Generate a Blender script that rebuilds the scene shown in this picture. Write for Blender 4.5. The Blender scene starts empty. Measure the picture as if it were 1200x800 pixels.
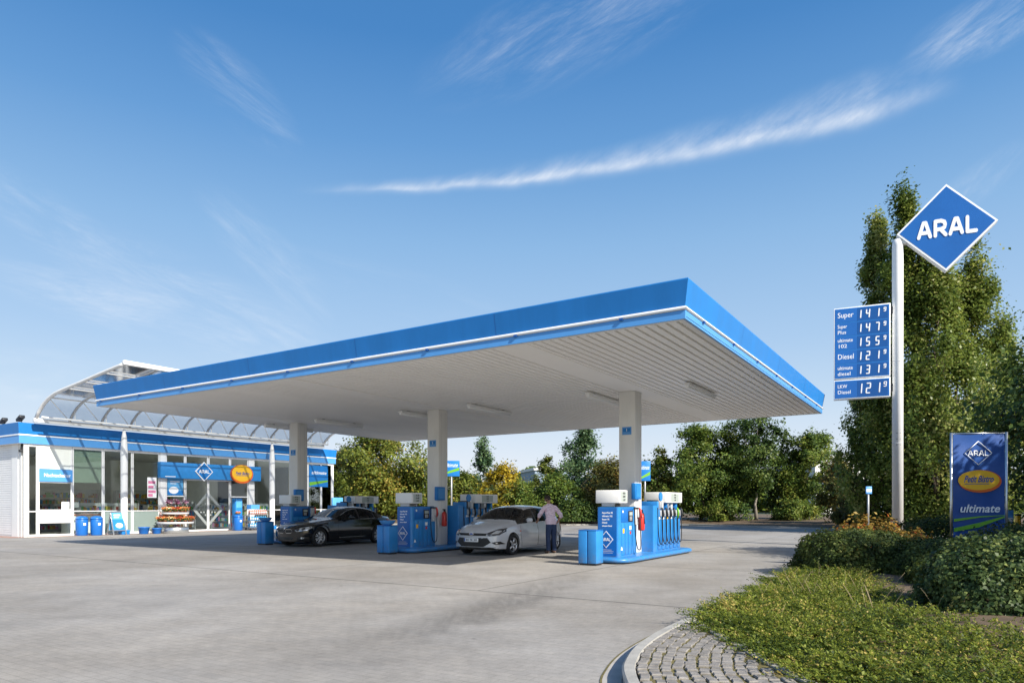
import bpy, bmesh, math, random
import numpy as np
from mathutils import Matrix, Vector
from mathutils.bvhtree import BVHTree

R = math.radians
scene = bpy.context.scene
col = scene.collection

# ------------------------------------------------------------------ camera
cam_d = bpy.data.cameras.new('camera')
cam = bpy.data.objects.new('camera', cam_d)
col.objects.link(cam)
cam.location = (0, 0, 1.5)
cam.rotation_euler = (R(90), 0, 0)
cam_d.sensor_width = 36
cam_d.lens = 36 * 807.885 / 1200
cam_d.shift_y = (591.519 - 400) / 1200
cam_d.clip_start = 0.05
cam_d.clip_end = 6000
scene.camera = cam
scene.cycles.max_bounces = 14
scene.cycles.diffuse_bounces = 8
scene.cycles.transparent_max_bounces = 24

# ------------------------------------------------------------------ light
SUN_EL, SUN_AZ = 34.5, 138.2          # azimuth clockwise from +Y
scene.view_settings.view_transform = 'Standard'
scene.view_settings.look = 'None'
scene.view_settings.gamma = 1
scene.view_settings.use_curve_mapping = False
scene.view_settings.exposure = 0.80
sun_d = bpy.data.lights.new('sun', 'SUN')
sun_d.energy = 4.5
sun_d.angle = R(0.53)
sun_d.color = (1.0, 0.94, 0.84)
sun = bpy.data.objects.new('sun', sun_d)
col.objects.link(sun)
sdir = Vector((math.sin(R(SUN_AZ)) * math.cos(R(SUN_EL)), math.cos(R(SUN_AZ)) * math.cos(R(SUN_EL)), math.sin(R(SUN_EL))))
sun.rotation_euler = sdir.to_track_quat('Z', 'Y').to_euler()
sun.location = (30, -30, 40)

world = bpy.data.worlds.new('World')
scene.world = world
world.use_nodes = True
wt = world.node_tree
wt.nodes.clear()
def wn(t, **k):
    n = wt.nodes.new(t)
    for a, b in k.items(): setattr(n, a, b)
    return n
def wm(op, a, b=None, c=None, clamp=False):
    n = wn('ShaderNodeMath', operation=op, use_clamp=clamp)
    for i, q in enumerate((a, b, c)):
        if q is None: continue
        if isinstance(q, (int, float)): n.inputs[i].default_value = q
        else: wt.links.new(q, n.inputs[i])
    return n.outputs[0]
wout = wn('ShaderNodeOutputWorld')
wbg = wn('ShaderNodeBackground')
wbg.inputs['Strength'].default_value = 0.112
sky = wn('ShaderNodeTexSky', sky_type='NISHITA', sun_disc=False)
sky.sun_elevation = R(SUN_EL)
sky.sun_rotation = R(SUN_AZ)
sky.altitude = 100
sky.air_density = 1.0
sky.dust_density = 0.9
sky.ozone_density = 1.6
# thin cirrus, laid out on the sky by direction
tc = wn('ShaderNodeTexCoord')
sx = wn('ShaderNodeSeparateXYZ')
wt.links.new(tc.outputs['Generated'], sx.inputs[0])
ypos = wm('MAXIMUM', sx.outputs[1], 0.08)
U = wm('DIVIDE', sx.outputs[0], ypos)
V = wm('DIVIDE', sx.outputs[2], ypos)
fade = wm('MULTIPLY', wm('SUBTRACT', sx.outputs[1], 0.10), 8.0, clamp=True)
def uvvec(u, v):
    c = wn('ShaderNodeCombineXYZ')
    wt.links.new(u, c.inputs[0]); wt.links.new(v, c.inputs[1])
    return c.outputs[0]
def wnoise(vec, scale, detail=6, rough=0.6, dist=0.0, sc=(1, 1, 1), rot=0.0, loc=(0, 0, 0)):
    m = wn('ShaderNodeMapping', vector_type='TEXTURE')
    m.inputs['Scale'].default_value = (1 / sc[0], 1 / sc[1], 1)
    m.inputs['Rotation'].default_value = (0, 0, rot)
    m.inputs['Location'].default_value = loc
    wt.links.new(vec, m.inputs[0])
    n = wn('ShaderNodeTexNoise')
    n.inputs['Scale'].default_value = scale
    n.inputs['Detail'].default_value = detail
    n.inputs['Roughness'].default_value = rough
    n.inputs['Distortion'].default_value = dist
    wt.links.new(m.outputs[0], n.inputs['Vector'])
    return n.outputs['Fac']
uv = uvvec(U, V)
def smooth(x, a, b):
    n = wn('ShaderNodeMapRange', interpolation_type='SMOOTHSTEP')
    wt.links.new(x, n.inputs[0])
    n.inputs[1].default_value = a; n.inputs[2].default_value = b
    return n.outputs[0]
# main streak: v = .4705 + .1u + .17u^2
vc = wm('ADD', wm('MULTIPLY_ADD', U, 0.1, 0.4705), wm('MULTIPLY', wm('MULTIPLY', U, U), 0.17))
wob = wm('MULTIPLY', wm('SUBTRACT', wnoise(uv, 9, 3, .5), 0.5), 0.022)
D = wm('SUBTRACT', wm('SUBTRACT', V, vc), wob)
grow = smooth(U, -0.25, 0.62)
def fibre(scale, sc, rot, loc, a, b): return smooth(wnoise(uv, scale, 8, .7, 0.25, sc, R(rot), loc), a, b)
f1 = fibre(13, (0.55, 1.9, 1), 36, (0, 0, 0), .22, .86)
f2 = fibre(30, (0.5, 1.9, 1), 40, (3, 1, 0), .05, .95)
lumps = smooth(wnoise(uv, 7, 4, .6, 0, (1, .3, 1)), .30, .62)
core_w = wm('MULTIPLY_ADD', grow, 0.007, 0.0055)
cu = wm('DIVIDE', D, core_w)
core = wm('POWER', 2.718, wm('MULTIPLY', wm('MULTIPLY', cu, cu), -0.8))
core = wm('MULTIPLY', wm('MULTIPLY', core, wm('MULTIPLY_ADD', f2, .45, .55)), wm('MULTIPLY_ADD', lumps, .6, .4))
fw = wm('MULTIPLY_ADD', grow, 0.046, 0.014)
fu = wm('DIVIDE', D, fw)
feather = wm('MULTIPLY', smooth(fu, 1.25, 0.0), smooth(fu, -0.30, 0.06))
feather = wm('MULTIPLY', wm('MULTIPLY', feather, wm('MULTIPLY', f1, wm('MULTIPLY_ADD', f2, .6, .4))), wm('MULTIPLY_ADD', lumps, .5, .5))
ends = wm('MULTIPLY', smooth(U, -0.33, -0.05), smooth(U, 0.67, 0.50))
streak = wm('MULTIPLY', wm('ADD', wm('MULTIPLY', core, .46), wm('MULTIPLY', feather, .80)), ends)
# wisps
def wisp(u0, v0, ru, rv, rot, amt, seed, sc=(0.7, 3.4, 1)):
    du = wm('SUBTRACT', U, u0); dv = wm('SUBTRACT', V, v0)
    ca, sa = math.cos(rot), math.sin(rot)
    a = wm('DIVIDE', wm('ADD', wm('MULTIPLY', du, ca), wm('MULTIPLY', dv, sa)), ru)
    b = wm('DIVIDE', wm('SUBTRACT', wm('MULTIPLY', dv, ca), wm('MULTIPLY', du, sa)), rv)
    d = wm('ADD', wm('MULTIPLY', a, a), wm('MULTIPLY', b, b))
    m = smooth(d, 1.0, 0.0)
    n = wnoise(uv, 6, 9, .7, 0.6, sc, rot + R(6), (seed, seed * .7, 0))
    n2 = wnoise(uv, 30, 7, .7, 0.25, (0.45, 3.0, 1), rot + R(14), (seed * 2, seed, 0))
    return wm('MULTIPLY', wm('MULTIPLY', m, wm('MULTIPLY', smooth(n, 0.34, 0.86), smooth(n2, 0.1, 0.8))), amt * .95)
ws = [wisp(.10, .70, .28, .09, R(24), .42, 1.3), wisp(.70, .70, .16, .05, R(25), .75, 4.1), wisp(.66, .455, .14, .03, R(38), .35, 7.7),
      wisp(-.40, .60, .14, .05, R(-45), .42, 2.2), wisp(-.66, .40, .22, .05, R(-35), .42, 9.1), wisp(-.62, .30, .20, .045, R(-18), .55, 5.2),
      wisp(-.42, .27, .30, .07, R(-28), .5, 6.3), wisp(-.25, .20, .2, .04, R(-30), .5, 3.3), wisp(-.66, .18, .22, .05, R(-10), .6, 8.4),
      wisp(-.36, .36, .16, .05, R(-48), .35, 11.2), wisp(-.1, .27, .3, .06, R(-20), .25, 12.9)]
tot = streak
for w in ws: tot = wm('ADD', tot, w)
tot = wm('MULTIPLY', wm('MINIMUM', tot, 0.9), fade)
hs = wn('ShaderNodeHueSaturation')
hs.inputs['Hue'].default_value = 0.5
def rng_(x, a, b, o0, o1):
    n = wn('ShaderNodeMapRange', interpolation_type='SMOOTHSTEP')
    wt.links.new(x, n.inputs[0])
    for i, q in enumerate((a, b, o0, o1)): n.inputs[i + 1].default_value = q
    return n.outputs[0]
wt.links.new(rng_(sx.outputs[2], 0.15, 0.55, 0.95, 1.22), hs.inputs['Saturation'])
wt.links.new(rng_(sx.outputs[2], 0.0, 0.40, 0.70, 1.0), hs.inputs['Value'])
wt.links.new(sky.outputs[0], hs.inputs['Color'])
rmp = wn('ShaderNodeValToRGB')          # pale air near the horizon, deeper blue overhead
while len(rmp.color_ramp.elements) > 1: rmp.color_ramp.elements.remove(rmp.color_ramp.elements[-1])
for i, (p_, c_) in enumerate(((0.0, (4.2, 4.45, 4.9)), (0.06, (4.0, 4.35, 4.85)), (0.14, (2.95, 3.75, 4.65)), (0.22, (2.15, 3.15, 4.45)), (0.35, (1.40, 2.52, 4.05)), (0.46, (.72, 1.78, 3.50)), (0.56, (.36, 1.26, 2.95)), (0.72, (.24, .98, 2.5)))):
    e_ = rmp.color_ramp.elements[0] if i == 0 else rmp.color_ramp.elements.new(p_)
    e_.position = p_; e_.color = (c_[0] / 5, c_[1] / 5, c_[2] / 5, 1)
wt.links.new(sx.outputs[2], rmp.inputs[0])
vs_ = wn('ShaderNodeVectorMath', operation='SCALE'); vs_.inputs['Scale'].default_value = 5.0
wt.links.new(rmp.outputs[0], vs_.inputs[0])
hz = wn('ShaderNodeMix', data_type='RGBA')
wt.links.new(rng_(sx.outputs[1], -0.45, 0.12, 0.0, 0.93), hz.inputs['Factor'])     # the sky on the sun's side keeps its own glare
wt.links.new(hs.outputs[0], hz.inputs['A'])
wt.links.new(vs_.outputs[0], hz.inputs['B'])
mx = wn('ShaderNodeMix', data_type='RGBA')
wt.links.new(tot, mx.inputs['Factor'])
wt.links.new(hz.outputs['Result'], mx.inputs['A'])
mx.inputs['B'].default_value = (4.9, 5.1, 5.4, 1)
wt.links.new(mx.outputs['Result'], wbg.inputs['Color'])
wt.links.new(wbg.outputs[0], wout.inputs[0])

# ------------------------------------------------------------------ station frame: x to the right along the canopy front, y into depth
TH = 0.57
SX0, SY0 = 3.025, 12.038
CT, ST = math.cos(TH), math.sin(TH)
def st(x, y, z=0.0): return Vector((SX0 + x * CT + y * ST, SY0 - x * ST + y * CT, z))
FPX, HZ = 807.885, 591.519
def at(u, v_unused, Y, z=0.0): return Vector(((u - 600) / FPX * Y, Y, z))

# ------------------------------------------------------------------ helpers
def tag(o, label=None, cat=None, group=None, kind=None):
    if label: o['label'] = label
    if cat: o['category'] = cat
    if group: o['group'] = group
    if kind: o['kind'] = kind
    return o
def thing(name, label, cat, loc=(0, 0, 0), rz=0.0, group=None):
    o = bpy.data.objects.new(name, None)
    o.empty_display_size = 0.2
    col.objects.link(o)
    o.location = loc
    o.rotation_euler = (0, 0, rz)
    return tag(o, label, cat, group)
def sthing(name, label, cat, x, y, z=0.0, rz=0.0, group=None):
    return thing(name, label, cat, st(x, y, z), -TH + rz, group)
def copy_tree(o, parent=None):
    c = o.copy(); col.objects.link(c)
    if parent: c.parent = parent
    for ch in list(o.children): copy_tree(ch, c)
    return c
_txt = {}
def text_geo(s, size, bold, shear, align, depth):
    key = (s, size, bold, shear, align, depth)
    if key in _txt: return _txt[key]
    cu = bpy.data.curves.new('lettering', 'FONT')
    cu.body = s; cu.size = size; cu.shear = shear; cu.extrude = depth; cu.offset = bold
    cu.align_x = align; cu.align_y = 'CENTER'; cu.resolution_u = 3
    o = bpy.data.objects.new('lettering', cu); col.objects.link(o)
    dg = bpy.context.evaluated_depsgraph_get()
    me = bpy.data.meshes.new_from_object(o.evaluated_get(dg))
    vs = [v.co.copy() for v in me.vertices]; fs = [tuple(p.vertices) for p in me.polygons]
    bpy.data.objects.remove(o); bpy.data.curves.remove(cu); bpy.data.meshes.remove(me)
    _txt[key] = (vs, fs)
    return vs, fs
class MB:
    def __init__(s):
        s.v = []; s.f = []; s.m = []; s.s = []; s.mats = []; s.M = Matrix()
    def slot(s, mat):
        if mat not in s.mats: s.mats.append(mat)
        return s.mats.index(mat)
    def add(s, vs, fs, mat, smooth=False):
        o = len(s.v); k = s.slot(mat)
        for q in vs: s.v.append(s.M @ Vector(q))
        for f in fs:
            s.f.append(tuple(i + o for i in f)); s.m.append(k); s.s.append(smooth)
        return s
    def bm(s, b, mat, smooth=False):
        b.verts.index_update()
        s.add([v.co.copy() for v in b.verts], [tuple(v.index for v in f.verts) for f in b.faces], mat, smooth)
        b.free(); return s
    def box(s, x0, y0, z0, x1, y1, z1, mat, bev=0.0, seg=2):
        if bev <= 0:
            v = [(x0, y0, z0), (x1, y0, z0), (x1, y1, z0), (x0, y1, z0), (x0, y0, z1), (x1, y0, z1), (x1, y1, z1), (x0, y1, z1)]
            return s.add(v, [(0, 3, 2, 1), (4, 5, 6, 7), (0, 1, 5, 4), (1, 2, 6, 5), (2, 3, 7, 6), (3, 0, 4, 7)], mat)
        b = bmesh.new(); bmesh.ops.create_cube(b, size=1)
        for q in b.verts:
            q.co = Vector(((x0 + x1) / 2 + q.co.x * (x1 - x0), (y0 + y1) / 2 + q.co.y * (y1 - y0), (z0 + z1) / 2 + q.co.z * (z1 - z0)))
        bmesh.ops.bevel(b, geom=list(b.edges), offset=bev, segments=seg, affect='EDGES', profile=0.5)
        return s.bm(b, mat, True if seg > 1 else False)
    def prism(s, poly, z0, z1, mat, axis='z', smooth=False):
        n = len(poly)
        def P(a, b, c):
            return {'z': (a, b, c), 'x': (c, a, b), 'y': (a, c, b)}[axis]
        v = [P(a, b, z0) for a, b in poly] + [P(a, b, z1) for a, b in poly]
        o = len(s.v)
        s.add(v, [tuple(range(n - 1, -1, -1)), tuple(range(n, 2 * n))], mat)
        k = s.slot(mat)
        for i in range(n):
            j = (i + 1) % n
            s.f.append((o + i, o + j, o + n + j, o + n + i)); s.m.append(k); s.s.append(smooth)
        return s
    def tube(s, path, r, mat, n=8, caps=True, flat=1.0, smooth=True):
        path = [Vector(p) for p in path]
        rs = r if isinstance(r, (list, tuple)) else [r] * len(path)
        vs = []; fs = []; nrm = None
        for i, p in enumerate(path):
            t = (path[min(i + 1, len(path) - 1)] - path[max(i - 1, 0)])
            t = t.normalized() if t.length > 1e-9 else Vector((0, 0, 1))
            if nrm is None:
                nrm = t.cross(Vector((0, 0, 1)))
                if nrm.length < 1e-3: nrm = t.cross(Vector((0, 1, 0)))
            else:
                nrm = nrm - t * nrm.dot(t)
            nrm.normalize(); bn = t.cross(nrm)
            for k in range(n):
                a = 2 * math.pi * (k + .5) / n
                vs.append(p + (nrm * math.cos(a) + bn * math.sin(a) * flat) * rs[i])
        for i in range(len(path) - 1):
            for k in range(n):
                k2 = (k + 1) % n
                fs.append((i * n + k, i * n + k2, (i + 1) * n + k2, (i + 1) * n + k))
        s.add(vs, fs, mat, smooth)
        if caps:
            o = len(s.v) - len(vs); kk = s.slot(mat)
            s.f.append(tuple(o + k for k in range(n - 1, -1, -1))); s.m.append(kk); s.s.append(False)
            e = o + (len(path) - 1) * n
            s.f.append(tuple(e + k for k in range(n))); s.m.append(kk); s.s.append(False)
        return s
    def lathe(s, prof, mat, n=24, axis='z', smooth=True, c=(0, 0, 0)):
        vs = []; fs = []
        for r, h in prof:
            for k in range(n):
                a = 2 * math.pi * k / n
                x, y = r * math.cos(a), r * math.sin(a)
                p = {'z': (x, y, h), 'x': (h, x, y), 'y': (x, h, y)}[axis]
                vs.append((p[0] + c[0], p[1] + c[1], p[2] + c[2]))
        for i in range(len(prof) - 1):
            for k in range(n):
                k2 = (k + 1) % n
                fs.append((i * n + k, i * n + k2, (i + 1) * n + k2, (i + 1) * n + k))
        fs.append(tuple(range(n))); fs.append(tuple((len(prof) - 1) * n + k for k in range(n)))
        return s.add(vs, fs, mat, smooth)
    def ball(s, c, r, mat, sx=1, sy=1, sz=1, u=14, v=9):
        b = bmesh.new(); bmesh.ops.create_uvsphere(b, u_segments=u, v_segments=v, radius=r)
        for q in b.verts: q.co = Vector((c[0] + q.co.x * sx, c[1] + q.co.y * sy, c[2] + q.co.z * sz))
        return s.bm(b, mat, True)
    def text(s, txt, size, mat, M, bold=0.0, shear=0.0, align='CENTER', depth=0.0015, width=None):
        vs, fs = text_geo(txt, size, bold, shear, align, depth)
        if width:
            xs = [v.x for v in vs]; k = width / max(1e-6, max(xs) - min(xs))
            vs = [Vector((v.x * k, v.y, v.z)) for v in vs]
        old = s.M; s.M = old @ M
        s.add(vs, fs, mat); s.M = old
        return s
    def build(s, name, parent=None, fix=True, sharp=None):
        me = bpy.data.meshes.new(name)
        me.from_pydata([tuple(v) for v in s.v], [], s.f)
        for m in s.mats: me.materials.append(m)
        me.polygons.foreach_set('material_index', s.m)
        me.polygons.foreach_set('use_smooth', s.s)
        me.update()
        if fix:
            b = bmesh.new(); b.from_mesh(me)
            bmesh.ops.recalc_face_normals(b, faces=b.faces)
            b.to_mesh(me); b.free()
        if sharp: me.set_sharp_from_angle(angle=R(sharp))
        o = bpy.data.objects.new(name, me); col.objects.link(o)
        if parent: o.parent = parent
        return o
# plane frames for lettering: text x -> given x axis, text y -> up, text normal -> out
def face(origin, xdir, up=(0, 0, 1)):
    x = Vector(xdir).normalized(); u = Vector(up).normalized(); n = x.cross(u)
    M = Matrix(((x.x, u.x, n.x, origin[0]), (x.y, u.y, n.y, origin[1]), (x.z, u.z, n.z, origin[2]), (0, 0, 0, 1)))
    return M
# rounded logo letters, drawn as thick strokes in a unit-high box
STROKES = {'A': ([[(.0, .0), (.36, 1.0), (.54, 1.0), (.9, .0)], [(.2, .3), (.72, .3)]], .9),
           'R': ([[(.05, .0), (.05, 1.0), (.5, 1.0), (.74, .9), (.8, .72), (.74, .52), (.5, .42), (.05, .42)], [(.45, .42), (.85, .0)]], .85),
           'L': ([[(.05, 1.0), (.05, .0), (.7, .0)]], .7)}
def logo_word(mb, M, h, mat, width=None, thick=.27, depth=.004, word='ARAL'):
    old = mb.M
    x = 0; segs = []
    for ch in word:
        st_, w = STROKES[ch]
        for pl in st_:
            for a, b in zip(pl, pl[1:]): segs.append(((a[0] + x, a[1]), (b[0] + x, b[1])))
        x += w + .34
    tw = x - .34
    k = h / 1.27
    sxk = k if width is None else width / (tw + .27)
    mb.M = old @ M
    r = thick / 2
    for i, (a, b) in enumerate(segs):
        a = Vector(((a[0] - tw / 2), a[1] - .5)); b = Vector(((b[0] - tw / 2), b[1] - .5))
        d = b - a; an = math.atan2(d.y, d.x)
        poly = []
        for q in range(7):
            t = an + math.pi / 2 + math.pi * q / 6
            poly.append((a.x + r * math.cos(t), a.y + r * math.sin(t)))
        for q in range(7):
            t = an - math.pi / 2 + math.pi * q / 6
            poly.append((b.x + r * math.cos(t), b.y + r * math.sin(t)))
        mb.prism([(p[0] * sxk, p[1] * k) for p in poly], 0, depth + (i % 8) * depth * .06, mat)
    mb.M = old
def diamond(mb, M, half, border, blue, white, depth=.01, hx=None):
    hx = hx or half
    old = mb.M; mb.M = old @ M
    mb.prism([(-hx, 0), (0, -half), (hx, 0), (0, half)], 0, depth, white)
    k = 1 - border
    mb.prism([(-hx * k, 0), (0, -half * k), (hx * k, 0), (0, half * k)], depth - .001, depth + depth * .3, blue)
    mb.M = old
def ellipse(a, b, n=40, cx=0, cy=0): return [(cx + a * math.cos(2 * math.pi * i / n), cy + b * math.sin(2 * math.pi * i / n)) for i in range(n)]

# ------------------------------------------------------------------ materials
def mat(name, color, rough=0.5, metal=0.0, spec=0.5, vary=0.0, vscale=3.0, bump=0.0, bscale=40.0, coat=0.0, rvary=0.0, trans=0.0, stretch=None, grime=0.0):
    m = bpy.data.materials.new(name); m.use_nodes = True
    nt = m.node_tree; p = nt.nodes['Principled BSDF']
    p.inputs['Base Color'].default_value = (*color, 1)
    p.inputs['Roughness'].default_value = rough
    p.inputs['Metallic'].default_value = metal
    p.inputs['Specular IOR Level'].default_value = spec
    p.inputs['Coat Weight'].default_value = coat
    p.inputs['Coat Roughness'].default_value = 0.04
    if vary or bump or rvary:
        t = nt.nodes.new('ShaderNodeTexCoord')
        vec = t.outputs['Object']
        if stretch:
            mp = nt.nodes.new('ShaderNodeMapping'); mp.inputs['Scale'].default_value = stretch
            nt.links.new(vec, mp.inputs[0]); vec = mp.outputs[0]
        n = nt.nodes.new('ShaderNodeTexNoise'); n.inputs['Scale'].default_value = vscale; n.inputs['Detail'].default_value = 8; n.inputs['Roughness'].default_value = .62
        nt.links.new(vec, n.inputs['Vector'])
        if vary:
            mr = nt.nodes.new('ShaderNodeMapRange')
            mr.inputs[1].default_value = .25; mr.inputs[2].default_value = .75
            mr.inputs[3].default_value = 1 - vary; mr.inputs[4].default_value = 1 + vary * .5
            nt.links.new(n.outputs['Fac'], mr.inputs[0])
            mx_ = nt.nodes.new('ShaderNodeMix'); mx_.data_type = 'RGBA'; mx_.blend_type = 'MULTIPLY'; mx_.inputs['Factor'].default_value = 1
            mx_.inputs['A'].default_value = (*color, 1)
            nt.links.new(mr.outputs[0], mx_.inputs['B'])
            nt.links.new(mx_.outputs['Result'], p.inputs['Base Color'])
            if grime:       # road dirt splashed up the lowest hand's breadth
                sp_ = nt.nodes.new('ShaderNodeSeparateXYZ'); nt.links.new(t.outputs['Object'], sp_.inputs[0])
                g1 = nt.nodes.new('ShaderNodeMapRange'); g1.inputs[1].default_value = grime; g1.inputs[2].default_value = 0.0; g1.inputs[4].default_value = .75
                nt.links.new(sp_.outputs[2], g1.inputs[0])
                n3 = nt.nodes.new('ShaderNodeTexNoise'); n3.inputs['Scale'].default_value = 9; n3.inputs['Detail'].default_value = 8; n3.inputs['Roughness'].default_value = .7
                nt.links.new(t.outputs['Object'], n3.inputs['Vector'])
                g2 = nt.nodes.new('ShaderNodeMath'); g2.operation = 'MULTIPLY'; nt.links.new(g1.outputs[0], g2.inputs[0])
                g3 = nt.nodes.new('ShaderNodeMapRange'); g3.inputs[1].default_value = .42; g3.inputs[2].default_value = .70; nt.links.new(n3.outputs['Fac'], g3.inputs[0]); nt.links.new(g3.outputs[0], g2.inputs[1])
                m3 = nt.nodes.new('ShaderNodeMix'); m3.data_type = 'RGBA'; nt.links.new(g2.outputs[0], m3.inputs['Factor']); nt.links.new(mx_.outputs['Result'], m3.inputs['A']); m3.inputs['B'].default_value = (.16, .14, .12, 1)
                nt.links.new(m3.outputs['Result'], p.inputs['Base Color'])
        if rvary:
            r2 = nt.nodes.new('ShaderNodeMapRange'); r2.inputs[3].default_value = max(0.02, rough - rvary); r2.inputs[4].default_value = min(1, rough + rvary)
            nt.links.new(n.outputs['Fac'], r2.inputs[0]); nt.links.new(r2.outputs[0], p.inputs['Roughness'])
        if bump:
            n2 = nt.nodes.new('ShaderNodeTexNoise'); n2.inputs['Scale'].default_value = bscale; n2.inputs['Detail'].default_value = 5
            nt.links.new(vec, n2.inputs['Vector'])
            b = nt.nodes.new('ShaderNodeBump'); b.inputs['Strength'].default_value = bump; b.inputs['Distance'].default_value = 0.01
            nt.links.new(n2.outputs['Fac'], b.inputs['Height']); nt.links.new(b.outputs[0], p.inputs['Normal'])
    return m
def glass(name, tint=(.8, .88, .86), ior=1.5, rough=0.01, body=None, bodyfac=0.0):
    m = bpy.data.materials.new(name); m.use_nodes = True
    nt = m.node_tree; nt.nodes.remove(nt.nodes['Principled BSDF'])
    out = nt.nodes['Material Output']
    tr = nt.nodes.new('ShaderNodeBsdfTransparent'); tr.inputs[0].default_value = (*tint, 1)
    gl = nt.nodes.new('ShaderNodeBsdfGlossy'); gl.inputs['Roughness'].default_value = rough
    fr = nt.nodes.new('ShaderNodeFresnel'); fr.inputs['IOR'].default_value = ior
    a = nt.nodes.new('ShaderNodeMixShader')
    first = tr.outputs[0]
    if body:
        df = nt.nodes.new('ShaderNodeBsdfDiffuse'); df.inputs[0].default_value = (*body, 1)
        tl = nt.nodes.new('ShaderNodeBsdfTranslucent'); tl.inputs[0].default_value = (*body, 1)
        c = nt.nodes.new('ShaderNodeMixShader'); c.inputs[0].default_value = .5
        nt.links.new(df.outputs[0], c.inputs[1]); nt.links.new(tl.outputs[0], c.inputs[2])
        b = nt.nodes.new('ShaderNodeMixShader'); b.inputs[0].default_value = bodyfac
        nt.links.new(tr.outputs[0], b.inputs[1]); nt.links.new(c.outputs[0], b.inputs[2]); first = b.outputs[0]
    nt.links.new(fr.outputs[0], a.inputs[0]); nt.links.new(first, a.inputs[1]); nt.links.new(gl.outputs[0], a.inputs[2])
    nt.links.new(a.outputs[0], out.inputs[0])
    return m
def leafmat(name, dark, light, warm=None, transl=.35, rough=.5):
    """foliage: each leaf carries a random 'tint' (0..1) between the plant's own leaf colours"""
    m = bpy.data.materials.new(name); m.use_nodes = True
    nt = m.node_tree; p = nt.nodes['Principled BSDF']; out = nt.nodes['Material Output']
    at_ = nt.nodes.new('ShaderNodeAttribute'); at_.attribute_name = 'tint'
    rp = nt.nodes.new('ShaderNodeValToRGB')
    rp.color_ramp.elements[0].color = (*dark, 1); rp.color_ramp.elements[0].position = .1
    rp.color_ramp.elements[1].color = (*light, 1); rp.color_ramp.elements[1].position = .8 if warm else .95
    if warm:
        e = rp.color_ramp.elements.new(.97); e.color = (*warm, 1)
    nt.links.new(at_.outputs['Fac'], rp.inputs[0])
    nt.links.new(rp.outputs[0], p.inputs['Base Color'])
    p.inputs['Roughness'].default_value = rough; p.inputs['Specular IOR Level'].default_value = .22
    tl = nt.nodes.new('ShaderNodeBsdfTranslucent')
    hs_ = nt.nodes.new('ShaderNodeHueSaturation'); hs_.inputs['Value'].default_value = 1.5; hs_.inputs['Hue'].default_value = .485
    nt.links.new(rp.outputs[0], hs_.inputs['Color']); nt.links.new(hs_.outputs[0], tl.inputs[0])
    mx_ = nt.nodes.new('ShaderNodeMixShader'); mx_.inputs[0].default_value = transl
    nt.links.new(p.outputs[0], mx_.inputs[1]); nt.links.new(tl.outputs[0], mx_.inputs[2])
    nt.links.new(mx_.outputs[0], out.inputs[0])
    return m
M_ = {}
M_['blue'] = mat('sign blue', (.018, .185, .52), .38, spec=.28, vary=.13, vscale=2.2, rvary=.1, stretch=(1.2, 1.2, .14))
M_['blue_deep'] = mat('deep blue', (.008, .075, .30), .35, vary=.1)
M_['pump'] = mat('pump blue', (.025, .225, .57), .36, vary=.14, vscale=3.5, rvary=.12, grime=.34)
M_['pump_dark'] = mat('panel blue', (.010, .135, .46), .3, vary=.08)
M_['light_blue'] = mat('light blue band', (.085, .30, .66), .35, vary=.06)
M_['white'] = mat('white paint', (.80, .80, .79), .42, vary=.07, vscale=2.0, rvary=.1)
M_['white_dirty'] = mat('weathered white', (.74, .73, .70), .5, vary=.14, vscale=1.6, stretch=(1, 1, .35))
M_['soffit'] = mat('soffit white', (.95, .93, .90), .5, vary=.06, vscale=.9, stretch=(1, .25, 1))
M_['letter'] = mat('letter white', (.86, .87, .88), .4)
M_['grey'] = mat('grey metal', (.33, .34, .35), .4, metal=.3, vary=.08)
M_['lgrey'] = mat('light grey', (.55, .56, .57), .45, vary=.08)
M_['alu'] = mat('brushed metal', (.62, .63, .64), .3, metal=.9, vary=.06)
M_['dark'] = mat('dark plastic', (.022, .023, .026), .45, vary=.15, vscale=8)
M_['black'] = mat('black rubber', (.012, .012, .013), .6, vary=.2, vscale=10)
M_['red'] = mat('red paint', (.55, .035, .025), .35, vary=.08)
M_['yellow'] = mat('sign yellow', (.85, .47, .02), .4, vary=.05)
M_['orange'] = mat('sign orange', (.72, .13, .015), .4)
M_['green'] = mat('sign green', (.16, .42, .03), .4)
M_['glass'] = glass('window glass', (.90, .94, .93), 1.5)
M_['door_glass'] = glass('door glass', (.92, .95, .95), 1.5)
M_['frost'] = glass('frosted pane', (.7, .8, .78), 1.5, .15, (.55, .66, .64), .55)
M_['poly'] = glass('canopy glazing', (.86, .89, .91), 1.07, .12, (.74, .78, .81), .60)
M_['wood'] = mat('wood', (.2, .11, .05), .6, vary=.2)
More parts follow.
